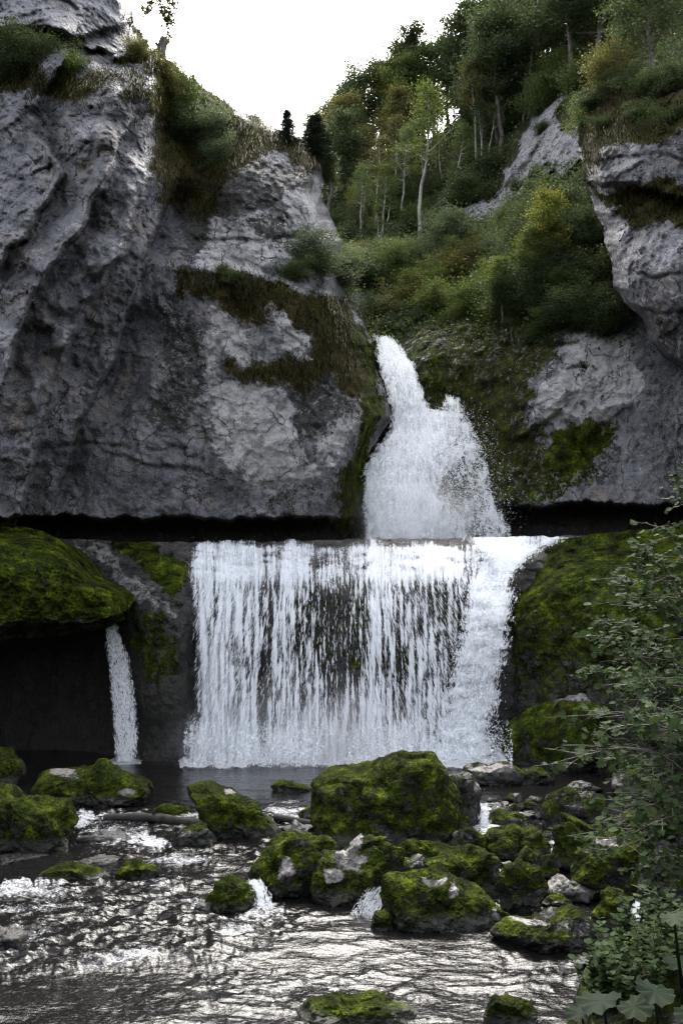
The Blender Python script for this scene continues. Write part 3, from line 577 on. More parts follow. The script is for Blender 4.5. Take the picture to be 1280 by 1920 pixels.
rough = .25 + .75 * sstep(1490, 1530, PY) + 0 * pmask(PX, PY, [[(0, 1640), (340, 1640), (560, 1740), (340, 1790), (-60, 1830)], [(120, 1510), (600, 1490), (600, 1590), (140, 1600)]], 30) - .12 * sstep(1780, 1850, PY)
Q = Pw * [.72, 1.55, 1.0]; wq = np.stack([fbm(Q, .8, 3, seed=91), fbm(Q, .8, 3, seed=92), Q[..., 2] * 0], -1) * .7
foam = np.clip(foam + np.where(PY > 1445, (fbm(Q, .45, 4, .6, seed=87) * .42 - .05) * sstep(.05, .3, foam), 0), 0, 1)
rap = pmask(PX, PY, [[(-60, 1650), (340, 1645), (400, 1700), (580, 1735), (340, 1790), (-60, 1830)], [(110, 1510), (600, 1492), (600, 1590), (340, 1620), (120, 1600)], [(870, 1470), (1010, 1480), (1000, 1560), (880, 1590)]], 26)
patch = sstep(-.25, .35, fbm(Q, .35, 3, seed=84))
h = fbm(Q + wq, .5, 2, seed=80) * .10 + fbm(Q + wq, 1.7, 3, .5, seed=82) * .070 * (.5 + patch) + fbm(Q + wq * .5, 4.6, 3, .55, seed=85) * .034 * (.35 + patch) + rap * (ridged(Q + wq, 1.0, 4, seed=81) * .12 + fbm(Q, 3.5, 3, .6, seed=86) * .06)
foot = pmask(PX, PY, [[(335, 1405), (940, 1405), (925, 1441), (600, 1439), (340, 1439)]], 6, 8)
Pw[..., 2] += h * rough - .02 + foot * (.10 + .25 * fbm(Pw * [2.2, 2.2, 1], 1, 4, .6, seed=95))
P, pads = with_skirt(Pw, {'left': lambda k: (-6 * k, -1.5 * k, 0), 'right': lambda k: (6 * k, -1.5 * k, 0), 'top': lambda k: (0, 2.2 * k, 0), 'bottom': lambda k: (0, -2.0 * k, -.02 * k)}, 3)
o = obj('water', make_mesh('water', P.reshape(-1, 3), gridfaces(*P.shape[:2]), STREAM, {'foam': padattr(foam, pads).ravel()}))
tag(o, 'dark choppy river running from the pool over rapids to the front', 'river', kind='structure')
gx, gy = np.meshgrid(np.linspace(-160, 160, 90), np.linspace(-60, 220, 90)); gz = -3.2 + fbm(np.stack([gx, gy, gx * 0], -1), .08, 3) * .6
o = obj('ground', make_mesh('ground', np.stack([gx, gy, gz], -1).reshape(-1, 3), gridfaces(90, 90), SOIL, {'mask': np.zeros((8100, 3))}))
tag(o, 'dark earth bed under the river and the banks', 'ground', kind='structure')

# ------------------------------------------------------------------ boulders
def ico(n):
    import bmesh
    bm = bmesh.new(); bmesh.ops.create_icosphere(bm, subdivisions=n, radius=1); V = np.array([v.co[:] for v in bm.verts]); Fc = np.array([[v.index for v in f.verts] for f in bm.faces]); bm.free(); return V, Fc
ICO = {4: ico(4), 5: ico(5), 6: ico(6), 7: ico(7)}
def boulder(out, base, label, mat=B_MOSS, depth=.8, res=5, bare=0.0, group='mossy boulders in the stream', lump=1.0, bareat=None, bot=.22, name='boulder', dY=0.0, wetz=.42):
    """out: outline in photo pixels; base: row where it meets the water. It gets its own distance, real size and full depth."""
    V, Fc = ICO[res]; out = np.array(out, float); h0 = base - out[:, 1].min()
    cx, cy = (out[:, 0].min() + out[:, 0].max()) / 2, (out[:, 1].min() + base) / 2
    low = out[:, 1] > base - h0 * .18; out[low, 1] += h0 * bot
    b = on_water(cx, base); Yb = float(b[1]) + dY; mpp = Yb / F
    wpx = out[:, 0].max() - out[:, 0].min(); dep = max(.25, wpx * mpp * .5 * depth)
    th = np.linspace(-PI, PI, 181); R = np.zeros(181); n = len(out)
    for i in range(n):                                    # radius of the outline in each direction
        a, c = out[i] - [cx, cy], out[(i + 1) % n] - [cx, cy]; e = c - a
        d = np.stack([np.cos(th), np.sin(th)], 1); den = d[:, 0] * e[1] - d[:, 1] * e[0]
        den = np.where(np.abs(den) < 1e-9, 1e-9, den); t = (a[0] * e[1] - a[1] * e[0]) / den; u = (a[0] * d[:, 1] - a[1] * d[:, 0]) / den
        ok = (t > 0) & (u >= -.001) & (u <= 1.001); R = np.where(ok, np.maximum(R, t), R)
    k = np.exp(-np.linspace(-2, 2, 9) ** 2); k /= k.sum(); R = np.convolve(np.concatenate([R[-5:-1], R, R[1:5]]), k, 'valid')
    rb = np.random.default_rng(int(cx * 7 + cy)); V = V.copy()
    for _ in range(16):
        nn = rb.normal(size=3) * [1, .9, 1]; nn[1] = -abs(nn[1]) * .8 if rb.random() < .8 else nn[1]; nn /= np.linalg.norm(nn); dd = rb.uniform(.52, .82) + .14 * abs(nn[0])
        over = V @ nn - dd; V = V - np.clip(over, 0, None)[:, None] * nn * .92
    ang = np.arctan2(-V[:, 2], V[:, 0]); s = np.hypot(V[:, 0], V[:, 2]); prof = s * 1.06
    r = np.interp(ang, th, R) * 1.13
    x = np.cos(ang) * r * prof; y = np.sin(ang) * r * prof
    C = unproj(cx, cy, Yb + dep); Pp = unproj(cx + x, cy + y, Yb + dep)
    # the top leans back so that it shows as a lit shelf
    Yoff = V[:, 1] * dep * (1 - .12 * (1 - s))
    Pp = Pp + np.stack([0 * x, Yoff, 0 * x], 1)
    sz = (wpx + h0) * .5 * mpp; nrm = (Pp - C) / (np.linalg.norm(Pp - C, axis=1)[:, None] + 1e-9)
    Q = Pp / sz
    f1, f2, cid = worley(Q + .25 * np.stack([fbm(Q, 1.5, 2, seed=s_) for s_ in (1, 2, 3)], -1), 1.5, int(cx))
    dsp = fbm(Q, 1.1, 3, seed=cx * .01) * .12 + (cid - .5) * .09 - (f1 - .5) * .10 + fbm(Q, 3.2, 4, .6, seed=2) * .09 - ridged(Q, 2.2, 3, seed=4) * .05
    dsp = dsp * sz + (fbm(Pp, 6.5, 4, .65, seed=5) * .075 + ridged(Pp, 2.2, 2) * -.03) * min(1, sz)
    edge = sstep(.75, 1.0, s)
    Pp = Pp + nrm * (dsp * (1 - .45 * edge) * lump)[:, None]
    C0 = np.array([C[0], Yb + dep, float(water_z(Yb))])
    ba = np.full(len(V), bare) + .35 * (Pp[:, 2] - C[2]) / sz * (bare > 0)
    if bareat is not None:
        for (qx, qy, qw, qh) in bareat: ba = np.maximum(ba, (1.0 + .9 * fbm(Pp, 1.6, 4, .65, seed=9)) * np.exp(-((cx + x - qx) / qw) ** 2 - ((cy + y - qy) / qh) ** 2) * (V[:, 1] < .35))
    wet = np.clip(1 - (Pp[:, 2] - C0[2]) / min(wetz + .25, .45 * h0 * mpp), 0, 1)
    me = make_mesh(name, Pp - C0, Fc, mat, {'bare': ba, 'wet': wet})
    return tag(obj(name, me, loc=C0), label, 'boulder' if name == 'boulder' else 'stone', group)
BR = 'boulders along the right bank'
boulder([(583, 1480), (600, 1458), (640, 1442), (690, 1434), (740, 1422), (800, 1425), (815, 1445), (830, 1475), (850, 1500), (875, 1530), (887, 1560), (865, 1595), (800, 1604), (720, 1602), (650, 1580), (600, 1530), (585, 1500)], 1600, 'largest moss covered boulder standing in midstream below the falls', res=7, depth=.75)
boulder([(812, 1440), (845, 1436), (880, 1460), (902, 1490), (900, 1545), (880, 1558), (830, 1545)], 1556, 'dark boulder tucked directly behind the right end of the largest boulder', B_HALF, res=6, bareat=[(893, 1475, 12, 20)])
boulder([(862, 1440), (900, 1428), (950, 1430), (972, 1450), (970, 1472), (900, 1477), (865, 1465)], 1476, 'pale flat topped boulder close to the foot of the right falls', B_HALF, bareat=[(920, 1437, 50, 9)])
boulder([(965, 1445), (1000, 1440), (1040, 1448), (1052, 1462), (1040, 1474), (975, 1472)], 1474, 'low brown green rock beside the pale flat topped boulder', B_HALF)
boulder([(62, 1488), (95, 1452), (140, 1440), (190, 1430), (240, 1448), (285, 1470), (299, 1490), (290, 1506), (200, 1522), (100, 1524)], 1522, 'broad low mossy slab in the pool edge at the left', B_MOSS, res=7, bareat=[(115, 1447, 22, 8), (250, 1478, 14, 8)], depth=.6)
boulder([(-40, 1400), (20, 1406), (38, 1425), (36, 1450), (15, 1472), (-40, 1475)], 1474, 'round mossy boulder cut by the left frame edge beside the dark cave', B_MOSS)
boulder([(-60, 1478), (20, 1480), (80, 1492), (118, 1508), (134, 1545), (137, 1585), (95, 1600), (40, 1610), (-60, 1612)], 1608, 'big dark mossy boulder with leafy plants on top at left edge', B_MOSS, res=6)
boulder([(362, 1482), (400, 1472), (440, 1480), (480, 1500), (505, 1528), (530, 1560), (512, 1582), (440, 1588), (372, 1576), (360, 1520)], 1585, 'wedge shaped mossy boulder at the end of the fallen log', B_MOSS, res=6, bareat=[(440, 1482, 22, 7)])
boulder([(284, 1522), (300, 1507), (330, 1506), (358, 1518), (360, 1536), (290, 1538)], 1537, 'small bright mossy rock above the fallen log', B_MOSS)
boulder([(327, 1570), (345, 1546), (375, 1542), (400, 1560), (412, 1590), (380, 1600), (335, 1594)], 1595, 'dark rounded rock below the wedge shaped boulder', B_HALF, bare=-.3)
boulder([(148, 1572), (180, 1560), (225, 1562), (240, 1576), (225, 1592), (160, 1592)], 1588, 'black wet rock awash below the broad mossy slab', B_WET, bot=.5)
boulder([(217, 1640), (232, 1616), (260, 1612), (285, 1622), (297, 1642), (290, 1660), (228, 1660)], 1658, 'small round dark stone alone in the rapids', B_MOSS, bare=-.3)
boulder([(76, 1642), (110, 1624), (145, 1618), (180, 1632), (207, 1650), (195, 1662), (90, 1662)], 1660, 'long low mossy rock left of the small round stone', B_MOSS)
boulder([(128, 1616), (170, 1606), (215, 1608), (232, 1618), (200, 1628), (140, 1628)], 1625, 'thin wet rock barely above the left rapids', B_WET, bot=.5)
boulder([(-40, 1610), (30, 1600), (80, 1600), (108, 1612), (80, 1624), (-40, 1628)], 1622, 'flat dark rock at the foot of the big left boulder', B_WET, bot=.5)
boulder([(388, 1690), (400, 1655), (430, 1646), (465, 1652), (482, 1680), (478, 1715), (440, 1724), (395, 1718)], 1718, 'dark mossy boulder with rapids pouring around it, centre front', B_MOSS, res=6)
boulder([(360, 1700), (378, 1688), (398, 1692), (404, 1714), (370, 1716)], 1714, 'small wet stone hugging the dark boulder in the centre rapids', B_WET)
boulder([(505, 1476), (525, 1462), (550, 1466), (583, 1476), (580, 1488), (520, 1490)], 1487, 'low mossy rock left of the largest boulder', B_MOSS)
boulder([(560, 1530), (580, 1510), (605, 1512), (612, 1540), (595, 1556), (565, 1550)], 1552, 'dark rock against the left foot of the largest boulder', B_HALF)
boulder([(525, 1552), (555, 1540), (592, 1546), (600, 1562), (560, 1570), (530, 1566)], 1566, 'low wet stone in white water left of the largest boulder', B_WET)
boulder([(512, 1580), (540, 1562), (580, 1558), (620, 1570), (640, 1600), (600, 1615), (530, 1605)], 1610, 'mossy rock behind the pink grey front boulder', B_MOSS, depth=.7)
boulder([(471, 1645), (498, 1602), (540, 1578), (580, 1585), (600, 1605), (596, 1665), (565, 1695), (505, 1692)], 1690, 'mossy boulder with a bare pinkish shoulder, left of centre front', B_MOSS, res=6, bareat=[(535, 1618, 20, 26)])
boulder([(568, 1650), (590, 1608), (632, 1576), (680, 1560), (722, 1570), (750, 1602), (742, 1635), (705, 1685), (655, 1715), (585, 1708)], 1710, 'boulder with a flat bleached top ringed by yellow moss', B_MOSS, res=7, bareat=[(655, 1600, 40, 26), (625, 1630, 22, 14)])
boulder([(718, 1700), (733, 1652), (790, 1635), (842, 1630), (882, 1655), (907, 1688), (912, 1724), (892, 1752), (800, 1766), (728, 1750)], 1762, 'large rounded front boulder with pale streaks along its mossy top', B_MOSS, res=7, bareat=[(815, 1640, 30, 7), (850, 1662, 14, 14)])
boulder([(694, 1730), (706, 1708), (724, 1706), (738, 1726), (732, 1750), (700, 1750)], 1750, 'small mossy stone at the left foot of the rounded front boulder', B_MOSS)
boulder([(728, 1640), (750, 1606), (785, 1600), (805, 1612), (808, 1640), (770, 1655)], 1654, 'wet grey rock between bleached top boulder and rounded front boulder', B_HALF, bare=.35)
boulder([(800, 1620), (830, 1596), (880, 1592), (925, 1612), (945, 1650), (940, 1690), (880, 1695), (830, 1650)], 1690, 'lumpy mossy boulder behind the rounded front boulder', B_MOSS, res=6, group=BR)
boulder([(932, 1660), (945, 1625), (975, 1608), (1008, 1625), (1024, 1665), (1012, 1705), (970, 1718), (938, 1700)], 1715, 'upright mossy boulder with a dark cleft, right of the lumpy boulder', B_MOSS, res=6, group=BR)
boulder([(904, 1730), (918, 1700), (932, 1697), (958, 1720), (950, 1742), (915, 1745)], 1742, 'small tilted stone with a bare face right of rounded front boulder', B_MOSS, bareat=[(925, 1712, 12, 12)], group=BR)
boulder([(933, 1750), (950, 1726), (1030, 1704), (1082, 1704), (1106, 1740), (1110, 1780), (1082, 1800), (980, 1790), (940, 1770)], 1796, 'wide dark front boulder with a flat pale rim on the right', B_HALF, res=7, bareat=[(985, 1722, 45, 6)], group=BR)
boulder([(902, 1590), (920, 1560), (970, 1548), (1020, 1556), (1036, 1585), (1020, 1612), (930, 1615)], 1615, 'wide mossy boulder behind the upright one with a cleft', B_MOSS, res=6, group=BR)
boulder([(908, 1540), (935, 1520), (970, 1516), (993, 1535), (985, 1560), (925, 1560)], 1558, 'half mossy rock just below the little stone pile', B_HALF, group=BR)
boulder([(1024, 1530), (1030, 1495), (1070, 1482), (1115, 1482), (1138, 1505), (1140, 1550), (1100, 1568), (1035, 1562)], 1566, 'big dark blocky boulder near the far right bank', B_HALF, res=6, bare=-.3, group=BR)
boulder([(1028, 1590), (1040, 1550), (1065, 1544), (1095, 1556), (1114, 1590), (1105, 1640), (1050, 1640)], 1640, 'bright yellow green boulder in the right bank pile', B_MOSS, res=6, group=BR)
boulder([(1022, 1665), (1050, 1642), (1085, 1645), (1122, 1668), (1115, 1692), (1040, 1695)], 1692, 'wet flat grey rock below the bright yellow green boulder', B_HALF, bare=.5, group=BR)
boulder([(1080, 1640), (1092, 1600), (1140, 1574), (1190, 1568), (1225, 1600), (1220, 1680), (1150, 1700), (1090, 1690)], 1700, 'large mossy boulder with pale top edge below the overhanging leaves', B_MOSS, res=6, bareat=[(1145, 1578, 30, 9)], group=BR)
boulder([(1112, 1710), (1125, 1672), (1140, 1660), (1170, 1675), (1188, 1715), (1175, 1748), (1125, 1748)], 1745, 'pointed mossy boulder at the water by the right bank', B_MOSS, group=BR)
boulder([(1195, 1640), (1205, 1560), (1240, 1535), (1300, 1540), (1340, 1600), (1340, 1720), (1270, 1740), (1200, 1725)], 1738, 'tall dark boulder cut by the right frame edge', B_HALF, res=6, bare=-.2, group=BR)
boulder([(1013, 1695), (1030, 1682), (1048, 1676), (1072, 1695), (1060, 1706), (1020, 1706)], 1704, 'dark little rock behind the wide flat rimmed boulder', B_HALF, group=BR)
boulder([(1072, 1808), (1088, 1796), (1108, 1800), (1118, 1814), (1080, 1818)], 1816, 'small black stone in the riffle right of the front rocks', B_WET, res=4)
boulder([(1043, 1824), (1054, 1812), (1068, 1826), (1060, 1832), (1046, 1831)], 1830, 'tiny pointed black stone alone in the front riffle', B_WET, res=4)
boulder([(545, 1915), (575, 1885), (640, 1874), (710, 1876), (755, 1888), (775, 1925), (760, 1960), (560, 1960)], 1945, 'mossy boulder cut by the bottom frame edge', B_MOSS, res=7)
boulder([(912, 1900), (925, 1872), (955, 1862), (988, 1876), (1004, 1905), (995, 1935), (920, 1935)], 1930, 'small dark mossy rock at the bottom edge, right of centre', B_MOSS, res=6)
boulder([(-40, 1730), (15, 1738), (45, 1752), (50, 1775), (35, 1790), (-40, 1796)], 1790, 'black boulder cut by the left edge beside the rapids', B_WET, res=5)
boulder([(975, 1400), (985, 1330), (1020, 1295), (1080, 1282), (1150, 1278), (1240, 1300), (1260, 1380), (1240, 1450), (1000, 1452)], 1450, 'huge dark mossy block at the foot of the right rock shoulder', B_MOSS, res=6, bareat=[(1060, 1298, 70, 14)], group=BR, dY=-1.0)
boulder([(1140, 1480), (1160, 1455), (1200, 1448), (1240, 1460), (1250, 1495), (1150, 1500)], 1498, 'shaded rock behind the leafy branches on the right', B_HALF, group=BR)
boulder([(1150, 1545), (1170, 1520), (1215, 1512), (1250, 1530), (1255, 1570), (1160, 1575)], 1572, 'shaded mossy rock in the right bank pile under the leaves', B_HALF, group=BR)
boulder([(1050, 1485), (1075, 1468), (1110, 1466), (1128, 1480), (1110, 1490), (1060, 1491)], 1489, 'low dark rock in the quiet water by the far right bank', B_WET, group=BR)
for q, lab in [([(944, 1500), (955, 1487), (972, 1488), (980, 1502), (960, 1507)], 'brown topmost stone of the little pile in midstream'), ([(975, 1512), (988, 1500), (1006, 1506), (1010, 1520), (985, 1523)], 'right stone of the little pile in midstream'),
               ([(950, 1518), (962, 1506), (980, 1510), (982, 1523), (958, 1526)], 'front stone of the little pile in midstream'), ([(985, 1500), (998, 1492), (1015, 1496), (1018, 1506), (995, 1508)], 'small rear stone of the little pile in midstream'),
               ([(912, 1500), (920, 1494), (932, 1498), (930, 1506), (915, 1506)], 'single tiny stone left of the little pile in midstream')]:
    boulder(q, max(y for _, y in q), lab, B_HALF, res=4, bare=.1, name='river_stone', group='stones of the little midstream pile')
boulder([(620, 1650 + 80), (640, 1738), (618, 1745)], 1745, 'small wet stone below the bleached top boulder', B_WET, res=4, name='river_stone')
for q, lab in [([(520, 1700), (532, 1694), (545, 1700), (540, 1708), (524, 1708)], 'tiny wet stone under the little cascade'), ([(840, 1725), (858, 1720), (874, 1728), (868, 1738), (846, 1738)], 'wet pebble sized stone in front of rounded boulder')][:1]:
    boulder(q, max(y for _, y in q), lab, B_WET, res=4, name='river_stone')
for q, lab in [([(838, 1590), (850, 1562), (880, 1556), (908, 1572), (905, 1612), (850, 1615)], 'dark mossy filler rock right of the largest boulder foot'), ([(1000, 1640), (1012, 1606), (1035, 1600), (1046, 1640), (1030, 1660)], 'narrow mossy rock between the cleft boulder and the bright yellow green one'),
               ([(740, 1600), (765, 1578), (810, 1574), (850, 1590), (840, 1620), (760, 1622)], 'low mossy rock in the shade below the largest boulder'), ([(1060, 1520), (1090, 1560), (1150, 1540), (1180, 1575), (1120, 1600), (1060, 1580)], 'mossy rock wedged below the big dark blocky boulder'), ([(940, 1640), (985, 1590), (1020, 1600), (1010, 1640), (960, 1660)], 'rounded mossy rock behind the boulder with a cleft'),
               ([(1170, 1660), (1190, 1640), (1215, 1650), (1220, 1700), (1180, 1700)], 'dark rock beside the thin trickle on the right')]:
    boulder(q, max(v for _, v in q), lab, B_MOSS, res=5, group=BR)
rs = np.random.default_rng(61)
for i in range(26):
    x0 = rs.uniform(880, 1180) if i < 20 else rs.uniform(560, 900); y0 = rs.uniform(1500, 1760) if i < 20 else rs.uniform(1640, 1760); w0 = rs.uniform(7, 15)
    a_ = np.linspace(0, 2 * PI, 8, endpoint=False) + rs.uniform(0, .8); q = [(x0 + math.cos(t) * w0 * rs.uniform(.8, 1.2), y0 + math.sin(t) * w0 * .6 * rs.uniform(.8, 1.2)) for t in a_]
    boulder(q, max(v for _, v in q), 'small wet cobble wedged between the larger boulders of the right bank', B_WET if i % 2 else B_HALF, res=4, name='river_stone', group='cobbles between the boulders')
# fallen log
a, b = on_water(196, 1541), on_water(372, 1545); c = on_water(520, 1552)
pts = np.stack([a + (c - a) * t + np.array([0, 0, .10 + .07 * math.sin(t * 7) - .12 * t * t]) for t in np.linspace(0, .62, 14)]); T = Tubes(); T.add(pts, np.linspace(.10, .15, 14) * (1 + .15 * np.sin(np.arange(14) * 1.9)), 12)
T.add([pts[6], pts[6] + [.05, -.1, .25]], [.05, .02], 6)
tag(obj('fallen_log', T.mesh('fallen_log', BARK_WET)), 'dark fallen log lying in the rapids left of centre', 'log')
a, c = on_water(515, 1540), on_water(600, 1556); pts = np.stack([a + (c - a) * t + np.array([0, 0, .12]) for t in np.linspace(0, 1, 8)]); T = Tubes(); T.add(pts, .09, 10)
tag(obj('fallen_log', T.mesh('fallen_log', BARK_WET)), 'short dark log in foam against the largest boulder', 'log')

# ------------------------------------------------------------------ falling water
def dens_curtain(px, py):
    d = .24 + 0 * px
    for x, w, a in [(385, 14, .35), (420, 26, .5), (470, 18, .25), (500, 9, -.22), (540, 18, .4), (580, 10, .2), (612, 12, -.1), (655, 22, -.10), (702, 20, .45), (740, 10, .05), (775, 16, .22), (812, 10, .15), (838, 10, -.05), (866, 12, -.22), (355, 8, -.2)]:
        d = d + a * np.exp(-((px - x - 8 * np.sin(py / 70. + x)) / w) ** 2)
    mid = np.exp(-((px - 640) / 130) ** 2) * sstep(1085, 1130, py) * sstep(1330, 1240, py)
    d = d - .20 * mid + .40 * sstep(1105, 1070, py) * sstep(1014, 1030, py) + .10 * sstep(1330, 1430, py) + .30 * np.exp(-((px - 850) / 60) ** 2 - ((py - 1045) / 40) ** 2) - .22 * sstep(1034, 1012, py + 16 * fbm(np.stack([px / 40., px * 0, px * 0], -1), 1, 3, seed=103)) - .25 * sstep(395, 345, px) * sstep(1200, 1040, py)
    d = d - sstep(1090, 1060, py) * (.10 + .75 * np.clip(fbm(np.stack([px / 42., py / 13., px * 0], -1), 1, 4, .6, seed=107) + .1, 0, 1))
    d = d + .3 * np.exp(-((px - 545) / 90) ** 2 - ((py - 1400) / 60) ** 2)
    d = d + .46 * fbm(np.stack([px / 24., py / 230., px * 0], -1), 1, 4, .6, seed=101)
    return d
def streaks(name, px, py, Y, dpx, dpy, L, Wd, mat, parent=None, jit=.15):
    """Strands and drops of falling water: long thin faces along the flow, each with its own place in depth."""
    C = unproj(px, py, Y); E = unproj(px + dpx, py + dpy, Y - .015 * dpy / 10.) - C; E /= np.linalg.norm(E, axis=1)[:, None] + 1e-9
    E = E + rng.normal(size=E.shape) * jit; E /= np.linalg.norm(E, axis=1)[:, None]
    v = C - [0, 0, EYE]; S = np.cross(E, v); S /= np.linalg.norm(S, axis=1)[:, None] + 1e-9
    S = S + rng.normal(size=S.shape) * .3
    return obj(name, quads(name, C, E * L[:, None] * .5, S * Wd[:, None] * .5, mat), parent)
def sheet(name, rows, left, right, dfn, dens, nu, parent, off=0.0, seed=0, ins=0.0):
    ys = np.asarray(rows, float); l, r = lin(ys, left), lin(ys, right); us = np.linspace(0, 1, nu)
    PX = l[:, None] + us[None] * (r - l)[:, None]; PY = np.repeat(ys[:, None], nu, 1)
    PY = PY + (lin(PX, [(345, 14), (420, 8), (520, 5), (620, 1), (700, 4), (800, 0), (1050, 0)]) * (ys[0] > 1000) + fbm(np.stack([PX / 34., PX * 0, PX * 0], -1), 1, 3, seed=19) * 6) * sstep(60, 0, PY - ys[0]); D = dfn(PX, PY) + off; Pw = unproj(PX, PY, D)
    D = D + fbm(np.stack([PX / 26., PY / 120., PX * 0], -1), 1, 4, .6, seed=seed) * .28 + fbm(np.stack([PX / 7., PY / 26., PX * 0], -1), 1, 3, .6, seed=seed + 1) * .10
    P = unproj(PX, PY, D); st = np.stack([PX / 46., PY / 46. , 0 * PX + seed], -1)
    e = np.minimum(us, 1 - us)[None] * (r - l)[:, None]; jag = fbm(np.stack([PX / 9., PY / 40., PX * 0], -1), 1, 3, seed=seed + 2) * 10
    dn = dens(PX, PY) - .5 * sstep(ins + 10, 0, e + jag)
    me = make_mesh(name, P.reshape(-1, 3), gridfaces(*P.shape[:2]), SHEET, {'st': st.reshape(-1, 3), 'dens': dn.ravel()})
    return obj(name, me, parent)
def sample(n, x0, x1, y0, y1, dens, power=1.0):
    out = []; got = 0
    while got < n:
        x = rng.uniform(x0, x1, 200000); y = rng.uniform(y0, y1, 200000); d = np.clip(dens(x, y), 0, 1.2) ** power
        m = rng.random(200000) * 1.2 < d; out.append(np.stack([x[m], y[m]], 1)); got += m.sum()
        if len(out) > 60: break
    return np.concatenate(out)[:n].T
CU_L = [(1004, 360), (1012, 356), (1030, 346), (1100, 358), (1200, 366), (1300, 362), (1432, 358)]
CU_R = [(1004, 905), (1012, 905), (1080, 888), (1150, 882), (1200, 866), (1300, 850), (1432, 838)]
CH_L = [(1008, 880), (1050, 905), (1080, 890), (1150, 880), (1250, 856), (1340, 836), (1432, 816)]
CH_R = [(1008, 1052), (1030, 1010), (1050, 982), (1080, 960), (1130, 950), (1200, 946), (1300, 928), (1380, 912), (1432, 908)]
wd = rbf([(345, 1004, 46.5), (620, 1003, 47), (900, 1002, 46), (345, 1012, 45), (620, 1010, 45.4), (900, 1009, 44.5), (1050, 1008, 43.2), (350, 1060, 42.6), (620, 1045, 43), (900, 1050, 42.2), (350, 1110, 41.6), (620, 1100, 41.5), (900, 1100, 41.3), (980, 1060, 41.4), (350, 1250, 40.8), (620, 1250, 40.8), (900, 1250, 40.6), (350, 1432, 40.3), (620, 1432, 40.3), (900, 1432, 40.0)], 40)
wd0 = wd
def wd(px, py): return np.minimum(wd0(px, py), lw_depth(px, py) - .45)
def inside(l, r, soft):
    def fn(px, py): return sstep(-soft, soft, px - lin(py, l)) * sstep(-soft, soft, lin(py, r) - px)
    return fn
in_cu, in_ch = inside(CU_L, CU_R, 6), inside(CH_L, CH_R, 8)
dens_chute = lambda px, py: in_ch(px, py) * (.72 + .45 * fbm(np.stack([px / 20., py / 60., px * 0], -1), 1, 4, seed=105) - .25 * sstep(1300, 1432, py) * sstep(890, 915, px))
fall = empty('waterfall', tuple(unproj(640, 1430, 40.3)))
tag(fall, 'wide white curtain waterfall dropping from the ledge into the pool', 'waterfall')
def sub(o, root): o.parent = root; o.matrix_parent_inverse = root.matrix_world.inverted(); o.location = -Vector(root.location) if False else o.location; return o
def rel(o, root):                       # parts are modelled in world coordinates: bring them under the thing's base
    o.parent = root; o.location = -Vector(root.location)
    return o
rows = np.concatenate([np.arange(1006, 1120, 3), np.arange(1120, 1433, 4)])
rel(sheet('water_curtain', rows, CU_L, CU_R, wd, lambda x, y: dens_curtain(x, y) - .03 + .16 * sstep(1100, 1060, y) + .10 * sstep(1300, 1420, y), 240, None, .0, 1), fall)
rel(sheet('water_curtain', rows, CU_L, CU_R, wd, lambda x, y: dens_curtain(x + 9, y) - .22, 240, None, -.30, 4), fall)
rel(sheet('water_chute', rows, CH_L, CH_R, wd, lambda x, y: dens_chute(x, y) + .1, 90, None, -.35, 7), fall)
clump = lambda a, b, sx=5., sy=80.: sstep(-.10, .28, fbm(np.stack([a / sx, b / sy, a * 0], -1), 1, 3, .65, seed=131)) + .06
n = 200000; x, y = sample(n, 335, 915, 1014, 1432, lambda a, b: in_cu(a, b) * np.clip(dens_curtain(a, b), .02, 1.1) * clump(a, b) * (.15 + clump(a, b, 2.6, 15.)), 1.2)
Yd = wd(x, y) - rng.gamma(1.5, .16, n); Ln = rng.gamma(2.2, .055, n) * (.38 + 1.3 * sstep(1050, 1130, y)); Wn = rng.gamma(2.0, .0052, n) + .005
slope = sstep(1100, 1020, y); rel(streaks('water_strands', x, y, Yd, (x - 620) * .02 + rng.normal(0, 1, n), 10 + 0 * x, Ln, Wn, FOAM, jit=.035), fall)
n = 42000; x, y = sample(n, 800, 1060, 1008, 1432, lambda a, b: dens_chute(a, b) * clump(a, b, 9., 16.), 1.2); x = x + rng.normal(0, 7, n)
rel(streaks('chute_strands', x, y, wd(x, y) - .3 - rng.gamma(1.5, .18, n), (lin(y + 20, CH_R) + lin(y + 20, CH_L) - lin(y, CH_R) - lin(y, CH_L)) * .25, 10 + 0 * x, rng.gamma(2, .045, n), rng.gamma(2.2, .009, n) + .007, FOAM, jit=.25), fall)
n = 26000; x, y = sample(n, 345, 960, 1350, 1438, lambda a, b: sstep(1330, 1432, b) * (.5 + fbm(np.stack([a / 50., b / 60., a * 0], -1), 1, 3, seed=109)))
rel(streaks('spray', x, y, wd(x, y) - rng.gamma(2, .5, n), rng.normal(0, 6, n), rng.normal(0, 6, n), rng.gamma(2, .035, n), rng.gamma(2, .014, n), FOAM, jit=.8), fall)

